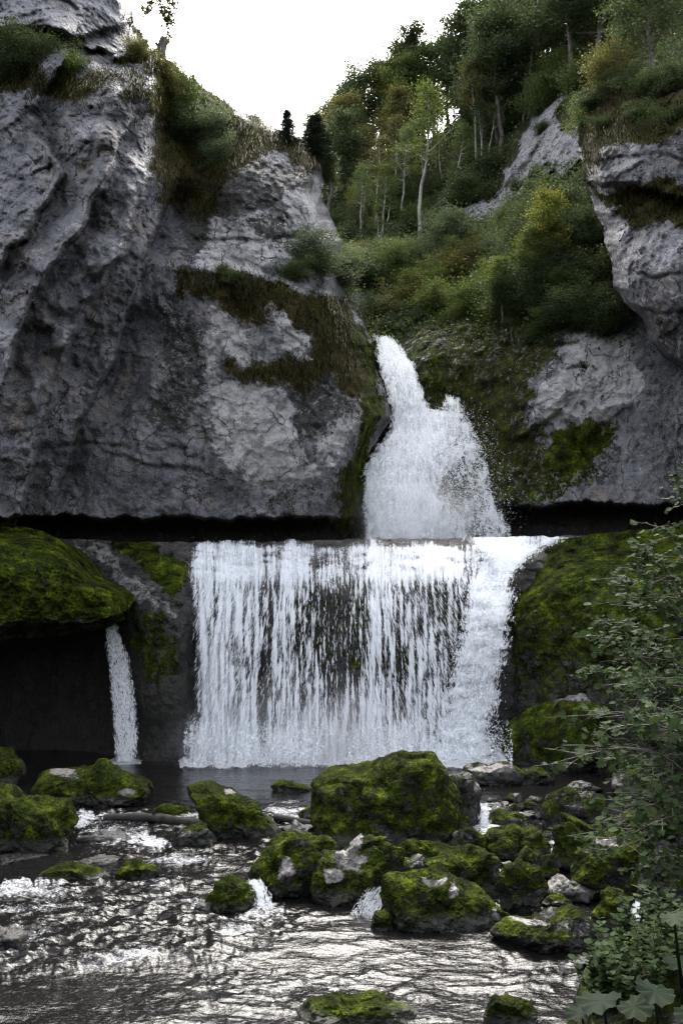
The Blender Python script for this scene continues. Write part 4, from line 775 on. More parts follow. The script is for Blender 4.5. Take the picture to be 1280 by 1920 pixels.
# upper fall
UP = [(703, 632), (728, 630), (745, 645), (770, 680), (785, 720), (795, 748), (808, 772), (824, 768), (836, 755), (846, 745), (860, 752), (872, 772), (887, 805), (905, 850), (918, 900), (926, 940), (945, 975), (958, 1010), (688, 1012), (684, 960), (682, 890), (696, 858), (726, 820), (738, 790), (732, 740), (715, 690)]
UF_L = [(630, 703), (690, 713), (740, 731), (790, 738), (820, 724), (860, 694), (890, 683), (1012, 688)]
UF_R = [(630, 728), (645, 746), (680, 771), (720, 785), (750, 796), (766, 806), (772, 855), (800, 880), (850, 903), (900, 916), (940, 924), (975, 942), (1012, 956)]
ud = rbf([(700, 630, 57), (728, 630, 57), (715, 690, 54.6), (770, 690, 53.6), (750, 760, 52.6), (850, 740, 51.6), (700, 870, 50.8), (780, 850, 50.2), (900, 850, 49.6), (690, 1010, 49.4), (800, 1010, 48.8), (950, 1010, 47.6)], 40)
def dens_up(px, py):
    e = polysd(px, py, UP); d = .95 - .62 * np.exp(-((px - 845) / 42) ** 2 - ((py - 915) / 45) ** 2) - .25 * np.exp(-((px - 890) / 30) ** 2 - ((py - 985) / 40) ** 2) - .25 * sstep(790, 900, px)
    d = d + .55 * fbm(np.stack([px / 26., py / 34., px * 0], -1), 1, 5, .6, seed=111)
    return np.clip(d, .02, 1.2) * sstep(-7, 8, e + 8 * fbm(np.stack([px / 12., py / 16., px * 0], -1), 1, 3, seed=112))
up = empty('waterfall', tuple(unproj(800, 1010, 49))); tag(up, 'upper waterfall shooting through the rock notch and bursting into spray', 'waterfall')
rows = np.arange(630, 1013, 3.0)
du = lambda x, y: dens_up(x, y) * 1.0 + .25 * fbm(np.stack([x / 14., y / 50., x * 0], -1), 1, 4, seed=115) - .16 * sstep(790, 870, x)
rel(sheet('water_jet', rows, UF_L, UF_R, ud, du, 130, None, 0, 11), up)
rel(sheet('water_jet', rows, UF_L, UF_R, ud, lambda x, y: du(x, y + 14) - .22, 130, None, -.5, 14), up)
n = 150000; x, y = sample(n, 670, 975, 628, 1012, lambda a, b: dens_up(a, b) * (.5 + clump(a, b, 8., 13.)), 1.3)
rel(streaks('spray', x, y, ud(x, y) - rng.gamma(1.6, .35, n), (x - 770) * .10 * sstep(740, 820, y) + 5 * sstep(800, 640, y), 10 + 0 * x, rng.gamma(2, .026, n) * (1 + 1.6 * (y < 760)), rng.gamma(2.2, .0075, n) + .006, FOAM, jit=.22), up)
n = 2600; ang = rng.uniform(-1, 1.2, n); t = rng.random(n); x = 850 + ang * 75 + rng.normal(0, 10, n); y = 745 + np.abs(ang) * 40 + t * 200 + rng.normal(0, 14, n); x = x + t * 30
rel(streaks('droplets', x, y, ud(np.clip(x, 690, 940), y) - rng.gamma(1.5, .4, n), rng.normal(0, 5, n), rng.normal(4, 5, n), rng.gamma(2, .025, n), rng.gamma(2, .012, n), FOAM, jit=.8), up)

# thin fall under the left mound and the little cascades between the boulders
def small_fall(label, L_, R_, y0, y1, Yfn, n, seed, ln=.06, wn=.008, dens=.5):
    f = empty('small_waterfall', tuple(unproj((L_[-1][1] + R_[-1][1]) / 2, y1, Yfn(y1)))); tag(f, label, 'waterfall')
    dn = lambda a, b: inside(L_, R_, 4)(a, b) * (dens + .5 * fbm(np.stack([a / 9., b / 40., a * 0], -1), 1, 4, seed=seed))
    rel(sheet('water_veil', np.linspace(y0, y1, 90), L_, R_, lambda a, b: Yfn(b) + 0 * a, lambda a, b: dn(a, b) * .62, 40, None, 0, seed), f)
    x, y = sample(n, min(q for _, q in L_) - 6, max(q for _, q in R_) + 6, y0, y1, dn, 1.2); k = len(x)
    rel(streaks('water_strands', x + rng.normal(0, 2.5, k), y, Yfn(y) - rng.gamma(1.5, .05, k), lin(y + 12, L_) - lin(y, L_) + rng.normal(0, 1, k), 12 + 0 * x, rng.gamma(2, ln, k), rng.gamma(2, wn, k) + .006, FOAM), f)
small_fall('narrow white waterfall in the dark cave below the left moss mound', [(1170, 199), (1230, 206), (1300, 212), (1428, 222)], [(1170, 217), (1230, 236), (1300, 250), (1370, 256), (1428, 252)], 1170, 1428, lambda y: lin(y, [(1170, 41.4), (1230, 40.8), (1428, 40.4)]), 7000, 121)
cas = lambda px, ya, yb, d: (lambda y: float(on_water(px, yb)[1]) + d * (1 - (np.asarray(y) - ya) / (yb - ya)))
small_fall('little cascade between dark centre boulder and pinkish shouldered boulder', [(1650, 466), (1675, 478), (1706, 482)], [(1650, 486), (1675, 504), (1706, 514)], 1650, 1706, cas(495, 1650, 1706, .5), 900, 131, .03, .005, .36)
small_fall('little cascade between bleached top boulder and rounded front boulder', [(1666, 690), (1690, 672), (1716, 660)], [(1666, 724), (1690, 722), (1716, 704)], 1664, 1716, cas(690, 1664, 1716, .5), 900, 141, .03, .005, .30)
small_fall('thin trickle between the pointed boulder and the tall dark boulder', [(1690, 1190), (1725, 1182)], [(1690, 1196), (1725, 1204)], 1690, 1726, cas(1194, 1690, 1726, .3), 500, 151, .03, .005)
small_fall('small spill in the gap right of the largest boulder', [(1520, 902), (1552, 898)], [(1520, 912), (1552, 916)], 1518, 1554, cas(907, 1518, 1554, .4), 600, 161, .03, .006)

# ------------------------------------------------------------------ grass on the rock
def pick(S, w, n):
    P = S['P'].reshape(-1, 3); w = np.clip(w, 0, None).ravel() ** 1.5; i = rng.choice(len(P), n, p=w / w.sum()); return P[i], i
def grass(name, S, w, n, L, label, mat, hang=.6, wd=.012, up_=.35):
    C, i = pick(S, w, n)
    cl = fbm(C, .9, 3, seed=201); keep = cl > -.18; C = C[keep]; k = len(C)
    D = np.stack([rng.normal(0, .35, k), -.55 + rng.normal(0, .25, k), up_ + rng.normal(0, .3, k)], 1); ln = L * rng.gamma(5, .2, k)
    V, Fc = [], []; S_ = np.stack([rng.normal(1, .3, k), rng.normal(0, .4, k), rng.normal(0, .2, k)], 1); S_ *= (wd / np.linalg.norm(S_, axis=1))[:, None]
    p0 = C - [0, -.05, .05]; p1 = p0 + D * (ln * .45)[:, None]; p2 = p1 + (D * .35 + [0, -.12, -hang]) * (ln * .6)[:, None]
    V = np.stack([p0 - S_, p0 + S_, p1 + S_ * .8, p1 - S_ * .8, p2], 1).reshape(-1, 3); j = np.arange(k)[:, None] * 5
    Fq = [tuple(f) for f in (j + [[0, 1, 2, 3]])] + [tuple(f) for f in (j + [[3, 2, 4]])]
    t = np.clip(.5 + .9 * fbm(C, .6, 3, seed=77) + rng.normal(0, .14, k), 0, 1)
    o = obj(name, make_mesh(name, V, Fq, mat, {'tint': np.repeat(t, 5)}, smooth=False))
    return tag(o, label, 'grass', kind='stuff')
grass('grass', LC, LC['veg'] * (1 - pmask(LC['PX'], LC['PY'], [[(650, 560), (760, 560), (760, 1040), (620, 1040), (670, 850)]], 10)), 26000, .62, 'brown green grass hanging from the ledges of the left cliff', L_GRASS, hang=.75)
grass('grass', LC, LC['grassy'] * sstep(330, 200, LC['PY']) + .6 * pmask(LC['PX'], LC['PY'], [[(200, 125), (235, 128), (290, 185), (285, 200), (230, 150)], [(240, 50), (330, 130), (300, 140)]], 8), 12000, .45, 'short green grass on the sloping crest of the left cliff', L_MOSSG, hang=.35, up_=.6)
grass('grass', LO, LO['veg'], 12000, .55, 'dark grass bands on the overhanging right rock block', L_GRASS, hang=.8)
grass('grass', LR, LR['veg'] * sstep(960, 900, LR['PY']), 9000, .35, 'dry grass clinging to the dark mossy right cliff', L_GRASS, hang=.7)

# ------------------------------------------------------------------ trees and shrubs
def tree_meshes(kind, seed):
    r = np.random.default_rng(seed); T = Tubes(); C, U, Vv, tint = [], [], [], []
    def leaves(p, n, rad, size, flat=.6):
        o = r.normal(size=(n, 3)) * rad * [1, 1, flat]; c = p + o
        u = r.normal(size=(n, 3)) * [1, 1, .55]; u /= np.linalg.norm(u, axis=1)[:, None]; v = np.cross(u, r.normal(size=(n, 3))); v /= np.linalg.norm(v, axis=1)[:, None] + 1e-9
        s = size * r.uniform(.6, 1.3, n)[:, None]; C.append(c); U.append(u * s * .5); Vv.append(v * s * .32)
        tint.append(np.clip(r.normal(.42, .12) + r.normal(0, .16, n), 0, 1))
    def limb(p, d, L, rad, droop=.0, k=7):
        pts = [np.array(p, float)]; d = np.array(d, float)
        for _ in range(k - 1):
            d = d + r.normal(0, .10, 3) + [0, 0, -droop]; d /= np.linalg.norm(d); pts.append(pts[-1] + d * L / (k - 1))
        T.add(pts, np.linspace(rad, rad * .25, k), 5); return np.array(pts)
    H = 10.0
    if kind in ('broad', 'slim', 'birch'):
        lean = r.normal(0, .05, 2); zs = np.linspace(0, H * .93, 14); wob = np.cumsum(r.normal(0, .07, (14, 2)), 0)
        st = np.stack([wob[:, 0] + lean[0] * zs, wob[:, 1] + lean[1] * zs, zs], 1); T.add(st, np.linspace(.15 if kind != 'broad' else .2, .03, 14), 8)
        lo = dict(broad=.30, slim=.42, birch=.45)[kind]; nl = dict(broad=24, slim=18, birch=16)[kind]; wide = dict(broad=2.6, slim=1.7, birch=1.5)[kind]
        for i in range(nl):
            f = lo + (1 - lo) * (i + r.random()) / nl * .97; p = np.array([np.interp(f * H, zs, st[:, j]) for j in range(3)]); a = i * 2.4 + r.normal(0, .5)
            L = wide * (1.1 - .75 * max(0, (f - lo) / (1 - lo)) ** 1.6) * r.uniform(.65, 1.2); pts = limb(p, [math.cos(a), math.sin(a), r.uniform(.15, .8)], L, .05)
            for q in range(3, 7):
                leaves(pts[q], int(r.integers(26, 60)) if kind != 'birch' else int(r.integers(10, 26)), .42 if kind != 'birch' else .34, .165)
                if r.random() < .85:
                    b = limb(pts[q], [math.cos(a + r.normal(0, .9)), math.sin(a + r.normal(0, .9)), r.uniform(-.1, .6)], L * .45, .02, k=4)
                    for w in b[1:]: leaves(w, int(r.integers(18, 46)) if kind != 'birch' else int(r.integers(6, 18)), .38, .16)
        leaves(st[-1], 60, .4, .18, 1.3); leaves(st[-2], 50, .4, .18, 1.2)
    elif kind == 'spruce':
        T.add([(0, 0, z) for z in np.linspace(0, H, 8)], np.linspace(.16, .02, 8), 8)
        z = 1.0
        while z < H - .2:
            R_ = 2.0 * (1 - z / H) ** .85 + .12; m = 7
            for i in range(m):
                a = r.uniform(0, 2 * PI); pts = limb([0, 0, z], [math.cos(a), math.sin(a), .15], R_ * r.uniform(.7, 1.15), .025, .09, 6)
                for q in pts[1:]: leaves(q, int(9 + 10 * R_), .16 + .05 * R_, .17, .45)
            z += .42
        leaves(np.array([0, 0, H - .1]), 14, .08, .14, 2)
    else:                                  # shrub: many stems from the ground
        for i in range(16):
            a = r.uniform(0, 2 * PI); t = r.uniform(.1, 1.1); L = H * r.uniform(.5, 1.0); pts = limb([r.normal(0, .6), r.normal(0, .6), -.3], [math.sin(t) * math.cos(a), math.sin(t) * math.sin(a), math.cos(t)], L, .09, .03, 9)
            for q in range(2, 9):
                leaves(pts[q], int(r.integers(20, 50)), 1.15, .42, .8)
                b = limb(pts[q], [r.normal(), r.normal(), r.normal(.2, .6)], L * .28, .03, k=4)
                for w in b[1:]: leaves(w, int(r.integers(24, 50)), .95, .40, .7)
    return T, np.concatenate(C), np.concatenate(U), np.concatenate(Vv), np.concatenate(tint)
PROTO = {}
def proto(kind, seed, leafmat, barkmat):
    key = (kind, seed, leafmat.name, barkmat.name)
    if key not in PROTO:
        T, C, U, V, t = tree_meshes(kind, seed); PROTO[key] = (T.mesh('trunk', barkmat), quads('crown', C, U, V, leafmat, t))
    return PROTO[key]
def plant(name, label, cat, group, kind, seed, leafmat, P, height, wide=1.0, barkmat=None, rz=None, tilt=(0, 0), sink=.15):
    tm, cm = proto(kind, seed, leafmat, barkmat or BARK); e = empty(name, (P[0], P[1], P[2] - sink)); s = height / 10.0
    e.scale = (s * wide, s * wide, s); e.rotation_euler = (tilt[0], tilt[1], rng.uniform(0, 6.28) if rz is None else rz)
    obj('trunk' if 'tree' in name or 'birch' in name or 'spruce' in name or 'sapling' in name else 'stem', tm, e)
    obj('crown' if kind != 'shrub' else 'foliage', cm, e)
    return tag(e, label, cat, group)
def at(S, px, py):
    d = (S['PX'] - px) ** 2 + (S['PY'] - py) ** 2; return S['P'].reshape(-1, 3)[int(d.argmin())].copy()
def ht(P, px, ytop):                        # height that brings a plant standing at P up to photo row ytop
    return EYE + float(ratio(ytop)) * P[1] - P[2]
WOOD = 'trees of the wood on the right hillside'
kinds = [('dark leafy tree in the dense wood on the upper right hillside', 'broad', L_DARK), ('mid green leafy tree in the wood on the right hillside', 'broad', L_MID), ('olive brown leafy tree in the wood on the right hillside', 'slim', L_OLIVE), ('slender dark tree in the wood on the right hillside', 'slim', L_DARK), ('dark conifer in the wood on the upper right hillside', 'spruce', L_SPRUCE)]
trees = []
r2 = np.random.default_rng(19)
ridge = [(590, 345, 215), (612, 345, 205), (640, 335, 190), (660, 325, 150), (690, 318, 120), (715, 310, 130), (745, 290, 95), (770, 285, 55), (790, 275, 48), (815, 262, 80), (840, 250, 60), (865, 240, 75), (885, 230, 15), (905, 215, -10), (930, 190, -40), (960, 165, -60), (1000, 130, -90), (1040, 95, -120), (1090, 60, -150), (1140, 20, -170), (1200, 0, -180)]
for x, y, top in ridge: trees.append((x, y + 25, top, None))
for i in range(46):
    x = r2.uniform(600, 1270); y0 = lin(x, HS_T); f = r2.uniform(.08, .62); y = y0 + f * (lin(x, [(600, 500), (760, 430), (900, 340), (1000, 200), (1150, 130), (1280, 90)]) - y0) if True else 0
    trees.append((x, y, y - r2.uniform(130, 220), None))
for i in range(20):
    x = r2.uniform(880, 1280); y0 = lin(x, HS_T); trees.append((x, y0 + r2.uniform(20, 130), y0 - r2.uniform(40, 170), None))
trees.sort(key=lambda q: q[0])
for x, y, top, _ in trees:
    p = at(HS, x, y); w = r2.random()
    pr = [.30, .22, .22, .16, .10] if x < 850 else [.60, .05, .05, .14, .16]
    k = int(r2.choice(5, p=pr)); lab, kd, lm = kinds[k]
    plant('spruce_tree' if kd == 'spruce' else 'leafy_tree', lab, 'tree', WOOD, kd, 300 + int(r2.integers(0, 3)) + 10 * k, lm, p, max(4.0, min(17, ht(p, x, top))), r2.uniform(.8, 1.15))
for x, y, top, lab, kd, lm, bk in [(785, 452, 165, 'tall pale stemmed tree with light green crown, tallest bare trunk on the slope', 'birch', L_LIGHT, BARK_PALE), (718, 462, 300, 'thin white stemmed tree left of the tallest bare trunk', 'birch', L_LIGHT, BARK_PALE), (722, 445, 330, 'second thin pale stem leaning beside the white stemmed tree', 'birch', L_MID, BARK_PALE),
                                   (712, 468, 385, 'leaning pale dead stem low on the slope', 'birch', L_LIGHT, BARK_PALE), (905, 320, 190, 'thin pale trunk right of centre in the dark wood', 'birch', L_DARK, BARK_PALE), (900, 300, 170, 'pale slanting trunk beside the thin pale trunk in dark wood', 'birch', L_DARK, BARK_PALE), (828, 335, 240, 'short pale trunk between the olive trees in the wood', 'birch', L_MID, BARK_PALE),
                                   (660, 445, 340, 'yellow green sapling standing at the cliff nose', 'birch', L_YEL, BARK), (765, 330, 95, 'sunlit light green tree rising above the tallest bare trunk', 'slim', L_LIGHT, BARK_PALE)]:
    p = at(HS, x, y); plant('pale_birch', lab, 'tree', None, kd, 400 + x, lm, p, ht(p, x, top), .9, bk, tilt=(0, -.04 if x != 712 else -.35))
for i in range(16):
    x = r2.uniform(640, 930); y = r2.uniform(lin(x, HS_T) + 40, lin(x, [(640, 470), (800, 430), (930, 320)])); p = at(HS, x, y)
    plant('pale_birch', 'thin pale trunked tree scattered among the darker crowns of the wood', 'tree', 'thin pale trunked trees in the wood', 'birch', 460 + i % 3, L_MID if i % 2 else L_OLIVE, p, r2.uniform(5.5, 9), .8, BARK_PALE, tilt=(0, r2.normal(0, .06)))
# shrubs on the slope
BS = 'bushes on the lower hillside'
bl = [('light green bush on the lower slope above the water notch', L_LIGHT), ('grey green bush on the lower slope above the water notch', L_GREY), ('mid green bush on the slope between the rock outcrops', L_MID), ('olive bush on the slope below the wood', L_OLIVE)]
for i in range(54):
    x = r2.uniform(640, 1010); yt = lin(x, [(640, 470), (760, 490), (860, 430), (1010, 400)]); y = r2.uniform(yt, 620); k = int(r2.choice(4, p=[.34, .30, .22, .14])); p = at(HS, x, y); lab, lm = bl[k]
    plant('bush', lab, 'bush', BS, 'shrub', 500 + int(r2.integers(0, 3)) + 5 * k, lm, p, r2.uniform(1.4, 3.0), r2.uniform(.8, 1.2), sink=.2)
for i in range(40):
    x = r2.uniform(620, 1100); yt = lin(x, [(620, 360), (740, 330), (900, 270), (1100, 60)]); yb = lin(x, [(620, 480), (800, 440), (930, 350), (1000, 230), (1100, 180)]); y = r2.uniform(yt, yb); p = at(HS, x, y)
    plant('bush', 'dark undergrowth bush between the trunks of the wood', 'bush', 'undergrowth bushes in the wood', 'shrub', 540 + i % 3, L_DARK if i % 3 else L_MID, p, r2.uniform(1.6, 3.2), sink=.2)
for i in range(34):
    x = r2.uniform(950, 1150); y = r2.uniform(lin(x, [(950, 470), (1150, 350)]), 640); p = at(HS, x, y); p[1] -= 2.0
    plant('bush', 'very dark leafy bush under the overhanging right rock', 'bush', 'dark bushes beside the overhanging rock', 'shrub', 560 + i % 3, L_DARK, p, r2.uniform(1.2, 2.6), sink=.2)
for x, y, top, w, lab, kd, lm in [(1010, 600, 350, .8, 'young maple with yellow tips standing beside the overhanging rock', 'slim', L_YEL), (985, 610, 430, 1.0, 'light green sapling below the yellow tipped maple', 'slim', L_LIGHT), (1040, 560, 400, .9, 'green sapling close behind the yellow tipped maple', 'slim', L_MID), (940, 600, 480, 1.1, 'leafy sapling on the moss dome right of the notch', 'slim', L_LIGHT), (1060, 630, 500, 1.1, 'dark sapling hanging over the pale bare rock patch', 'slim', L_MID), (960, 640, 560, 1.2, 'low maple sapling spreading on the moss dome', 'slim', L_MID)]:
    p = at(HS, x, min(y, 640)); p = unproj(x, y, min(p[1], 50.5)); plant('sapling', lab, 'sapling', None, kd, 600 + x, lm, p, ht(p, x, top), w)
for x, y, h_ in [(985, 600, 1.3), (1020, 605, 1.5), (1050, 612, 1.6), (1085, 600, 1.7), (1115, 605, 1.5), (1145, 600, 1.4), (1000, 640, 1.0), (1040, 650, 1.0), (950, 590, 1.1)]:
    p = at(LR, x, y); plant('bush', 'dark trailing bush hanging over the top of the right cliff', 'bush', 'trailing bushes on the right cliff top', 'shrub', 565 + x % 2, L_DARK if x % 3 else L_MID, p + np.array([0, .1, 0]), h_, 1.2, sink=.25, tilt=(.5, 0))
for x, y, h_ in [(1120, 190, 1.2), (1180, 160, 1.4), (1230, 175, 1.5), (1280, 160, 1.6), (1200, 215, 1.0), (1255, 225, 1.1), (1135, 235, .9)]:
    p = at(LO, x, y); plant('bush', 'dark low bush in the grass on top of the overhanging right rock', 'bush', 'low bushes on the overhanging rock', 'shrub', 567 + x % 2, L_DARK, p + np.array([0, .1, 0]), h_, 1.3, sink=.2, tilt=(.3, 0))
for i in range(6):
    j = rng.choice(HS['pale'].size, p=(HS['pale'] ** 2).ravel() / (HS['pale'] ** 2).sum()); p = HS['P'].reshape(-1, 3)[j]
    plant('bush', 'small bush growing from the pale rock outcrop on the slope', 'bush', 'small bushes on the slope outcrops', 'shrub', 569 + i % 2, L_DARK if i % 2 else L_MID, p, rng.uniform(.6, 1.1), 1.2, sink=.2)
p = at(LO, 1150, 165); plant('bush', 'yellow green bush on top of the overhanging right rock', 'bush', None, 'shrub', 640, L_OLIVE, p + np.array([-.2, .8, 0]), 3.1, .8)
p = at(LO, 1105, 215); plant('bush', 'green bush growing out at the left edge of the right rock', 'bush', None, 'shrub', 641, L_MID, p + np.array([.2, .6, -.2]), 2.0, .8)
p = at(LO, 1250, 140); plant('leafy_tree', 'dark spreading tree above the right rock at the right edge', 'tree', None, 'broad', 642, L_DARK, p + np.array([0, 2.0, 0]), 6.5, 1.2)
w_ = pmask(HS['PX'], HS['PY'], [[(600, 430), (720, 440), (860, 420), (1000, 330), (1150, 250), (1200, 660), (600, 680)], (.5, [(560, 330), (760, 290), (1000, 130), (1300, -50), (1300, 300), (560, 480)])], 20) * (1 - HS['pale'])
for mat_, n_, lab in [(L_MID, 45000, 'mid green leafy undergrowth covering the slope'), (L_GREY, 30000, 'grey green weeds between the bushes on the slope')]:
    C, i = pick(HS, w_, n_); C = C + np.stack([rng.normal(0, .3, n_), rng.normal(0, .3, n_), rng.gamma(1.6, .32, n_)], 1); U = rng.normal(size=(n_, 3)); U /= np.linalg.norm(U, axis=1)[:, None]; Vv = np.cross(U, rng.normal(size=(n_, 3))); Vv /= np.linalg.norm(Vv, axis=1)[:, None] + 1e-9; sz = rng.uniform(.06, .13, n_)[:, None]
    tag(obj('undergrowth', quads('undergrowth', C, U * sz, Vv * sz * .6, mat_, np.clip(.45 + .8 * fbm(C, .35, 3, seed=88) + rng.normal(0, .14, n_), 0, 1))), lab, 'undergrowth', kind='stuff')
# plants on the left cliff
for x, y, top, w, lab, kd, lm in [(537, 268, 196, 1.9, 'tiny lone spruce on the crest of the left cliff', 'spruce', L_SPRUCE), (592, 300, 205, 2.2, 'dark bushy conifer at the tip of the left cliff', 'spruce', L_SPRUCE), (360, 165, 130, 1.4, 'very small spruce high on the left crest', 'spruce', L_SPRUCE)]:
    p = at(LC, x, y); plant('spruce_tree', lab, 'tree', None, kd, 660 + x, lm, p + np.array([0, .3, 0]), ht(p, x, top), w, sink=.1)
for x, y, h_, w, lab, lm in [(330, 215, 2.6, .9, 'dark green bush in the upper recess of the left cliff', L_MID), (385, 265, 2.4, 1.0, 'leafy bush with yellow tips in the middle of the recess', L_GREY), (345, 270, 2.2, .9, 'dark bush against the inner wall of the recess', L_DARK), (410, 300, 1.6, .9, 'small light green bush at the lower right of the recess', L_GREY), (310, 160, 1.7, .8, 'small bush under the stump on the left crest', L_OLIVE),
                             (590, 500, 2.0, 1.3, 'grey green bush spreading over the ledge of the cliff nose', L_GREY), (640, 520, 1.9, 1.2, 'light bush at the end of the grassy ledge', L_GREY), (545, 515, 1.2, 1.3, 'low bush in the middle of the grassy ledge', L_MID), (610, 330, 1.6, .9, 'dark bush hanging at the nose tip under the conifer', L_DARK), (430, 520, .9, 1.3, 'small plant on the left end of the grassy ledge', L_MID),
                             (60, 120, 2.0, 1.2, 'dark bush in the cleft high on the left buttress', L_DARK), (120, 150, 1.6, 1.1, 'thin bush on the shelf of the left buttress', L_MID), (20, 140, 1.8, 1.1, 'dark bush at the left edge high on the buttress', L_DARK), (255, 100, 1.2, .8, 'yellowish bush on the edge of the top rock', L_OLIVE)]:
    p = at(LC, x, y); plant('bush', lab, 'bush', None, 'shrub', 700 + (x + y) % 5, lm, p, h_, w, sink=.25)
p = at(LC, 645, 535); plant('sapling', 'orange yellow maple sapling leaning out from the cliff nose', 'sapling', None, 'birch', 720, L_YEL, p, 2.6, 1.3, tilt=(.1, .45))
p = at(LC, 300, 104); T = Tubes(); T.add([(0, 0, -.3), (.05, 0, .25), (.12, 0, .65), (.25, 0, .95)], [.36, .27, .25, .28], 9); T.add([(.02, 0, .35), (-.25, -.1, .7)], [.12, .06], 6)
tag(obj('tree_stump', T.mesh('tree_stump', BARK), loc=p), 'broken tree stump jutting from the crest of the left cliff', 'stump')
e = empty('tree_branch', tuple(unproj(285, -60, 38.0))); tag(e, 'leafy branch hanging into the sky from the top left', 'branch'); T = Tubes(); C = []
for pts in ([(285, -60), (296, -10), (306, 25), (318, 70)], [(296, -20), (282, 8), (272, 22)], [(304, 12), (316, 25), (320, 42)], [(290, -40), (318, -10), (326, 12)]):
    q = np.array([unproj(a_, b_, 38.0 + rng.normal(0, .1)) for a_, b_ in pts]); T.add(q, np.linspace(.05, .012, len(q)), 5)
    for t in np.linspace(.25, 1, 9):
        c = np.array([np.interp(t * (len(q) - 1), np.arange(len(q)), q[:, k]) for k in range(3)]); C.append(c + rng.normal(0, .14, (rng.integers(14, 34), 3)))
C = np.concatenate(C); k = len(C); U = rng.normal(size=(k, 3)); U /= np.linalg.norm(U, axis=1)[:, None]; Vv = np.cross(U, rng.normal(size=(k, 3))); Vv /= np.linalg.norm(Vv, axis=1)[:, None]
rel(obj('branch_wood', T.mesh('branch_wood', BARK)), e); rel(obj('leaves', quads('leaves', C, U * .075, Vv * .045, L_OLIVE, rng.random(k) * .7)), e)

# ------------------------------------------------------------------ right bank and near plants
BK_T = [(1070, 1960), (1085, 1900), (1112, 1815), (1150, 1782), (1200, 1745), (1280, 1705), (1500, 1600)]
xs = np.arange(1070, 1500, 4.0); vs = np.linspace(0, 1, 90); Tt = lin(xs, BK_T) + fbm(np.stack([xs, xs * 0, xs * 0], -1), 1 / 30., 4, seed=5) * 12
PX = np.repeat(xs[None], 90, 0); PY = Tt[None] + vs[:, None] * np.maximum(2150 - Tt, 10)[None]
D = 10.5 - 2.6 * (PY - 1700) / 350 - .8 * (PX - 1150) / 200 + 1.0 * sstep(.2, 0, vs)[:, None] ** 2 + 1.0 * sstep(1110, 1070, PX); Pw = unproj(PX, PY, D); D = D + fbm(Pw, 1.2, 4, .6, seed=8) * .3
P0 = unproj(PX, PY, D); BK = dict(PX=PX, PY=PY, P=P0)
P, pads = with_skirt(P0, {'top': lambda k: (0, .35 * k, -.10 * k * k), 'left': lambda k: (-.02 * k, .3 * k, -.3 * k), 'right': lambda k: (2 * k, 0, .3 * k), 'bottom': lambda k: (.1 * k, -1.5 * k, .0)}, 6)
o = obj('riverbank', make_mesh('riverbank', P.reshape(-1, 3), gridfaces(*P.shape[:2]), ROCK_WET, {'mask': np.tile([0, .62, .9], (P.shape[0] * P.shape[1], 1)), 'dry': np.zeros(P.shape[0] * P.shape[1])}))
tag(o, 'mossy river bank at the bottom right', 'river bank', kind='structure')

def lobed(kind):
    if kind == 'maple':
        a = np.radians([-90, -50, -20, 5, 25, 48, 68, 90, 112, 132, 155, 175, 200, 230]); r = np.array([.12, .55, .38, .95, .55, .98, .6, 1.1, .6, .98, .55, .95, .38, .55])
        return np.stack([np.cos(a) * r * .8, np.sin(a) * r * .75 + .35], 1)
    if kind == 'butter':
        a = np.radians(np.linspace(-78, 258, 33)); r = 1 + .06 * np.sin(np.arange(33) * 2.6) + .05 * np.sin(np.arange(33) * 5.1); r[0] = r[-1] = .75
        return np.stack([np.cos(a) * r, np.sin(a) * r + .5], 1)
    t = np.linspace(0, 2 * PI, 10, endpoint=False); return np.stack([np.sin(t) * .42 * (1 - .25 * np.cos(t + PI)), -np.cos(t) * .5 + .5], 1)
def leaf_set(name, kind, C, Dv, N, size, mat, tint, cup=.18):
    """Real leaf blades: outline fan with a mid fold; Dv points to the tip, N is the upper side."""
    o = lobed(kind); m = len(o); k = len(C); Dv = Dv / np.linalg.norm(Dv, axis=1)[:, None]; S_ = np.cross(Dv, N); S_ /= np.linalg.norm(S_, axis=1)[:, None] + 1e-9; Nn = np.cross(S_, Dv)
    ctr = np.array([[0, .42]]) if kind != 'butter' else np.array([[0, .35]]); q = np.concatenate([ctr, o]); z = cup * (np.abs(q[:, 0]) ** 1.2) - cup * .6 * (q[:, 1] - .4) ** 2
    if kind == 'butter': z = z + .11 * np.sin(np.arctan2(q[:, 1] - .5, q[:, 0]) * 9) * np.hypot(q[:, 0], q[:, 1] - .5)
    P = C[:, None] + (S_[:, None] * q[None, :, 0:1] + Dv[:, None] * q[None, :, 1:2] + Nn[:, None] * z[None, :, None]) * np.asarray(size)[:, None, None]
    b = np.arange(k)[:, None, None] * (m + 1); f = np.stack([np.zeros(m, int), 1 + np.arange(m), 1 + (np.arange(m) + 1) % m], 1)[None] + b
    return make_mesh(name, P.reshape(-1, 3), f.reshape(-1, 3), mat, {'tint': np.repeat(tint, m + 1)}, smooth=False)
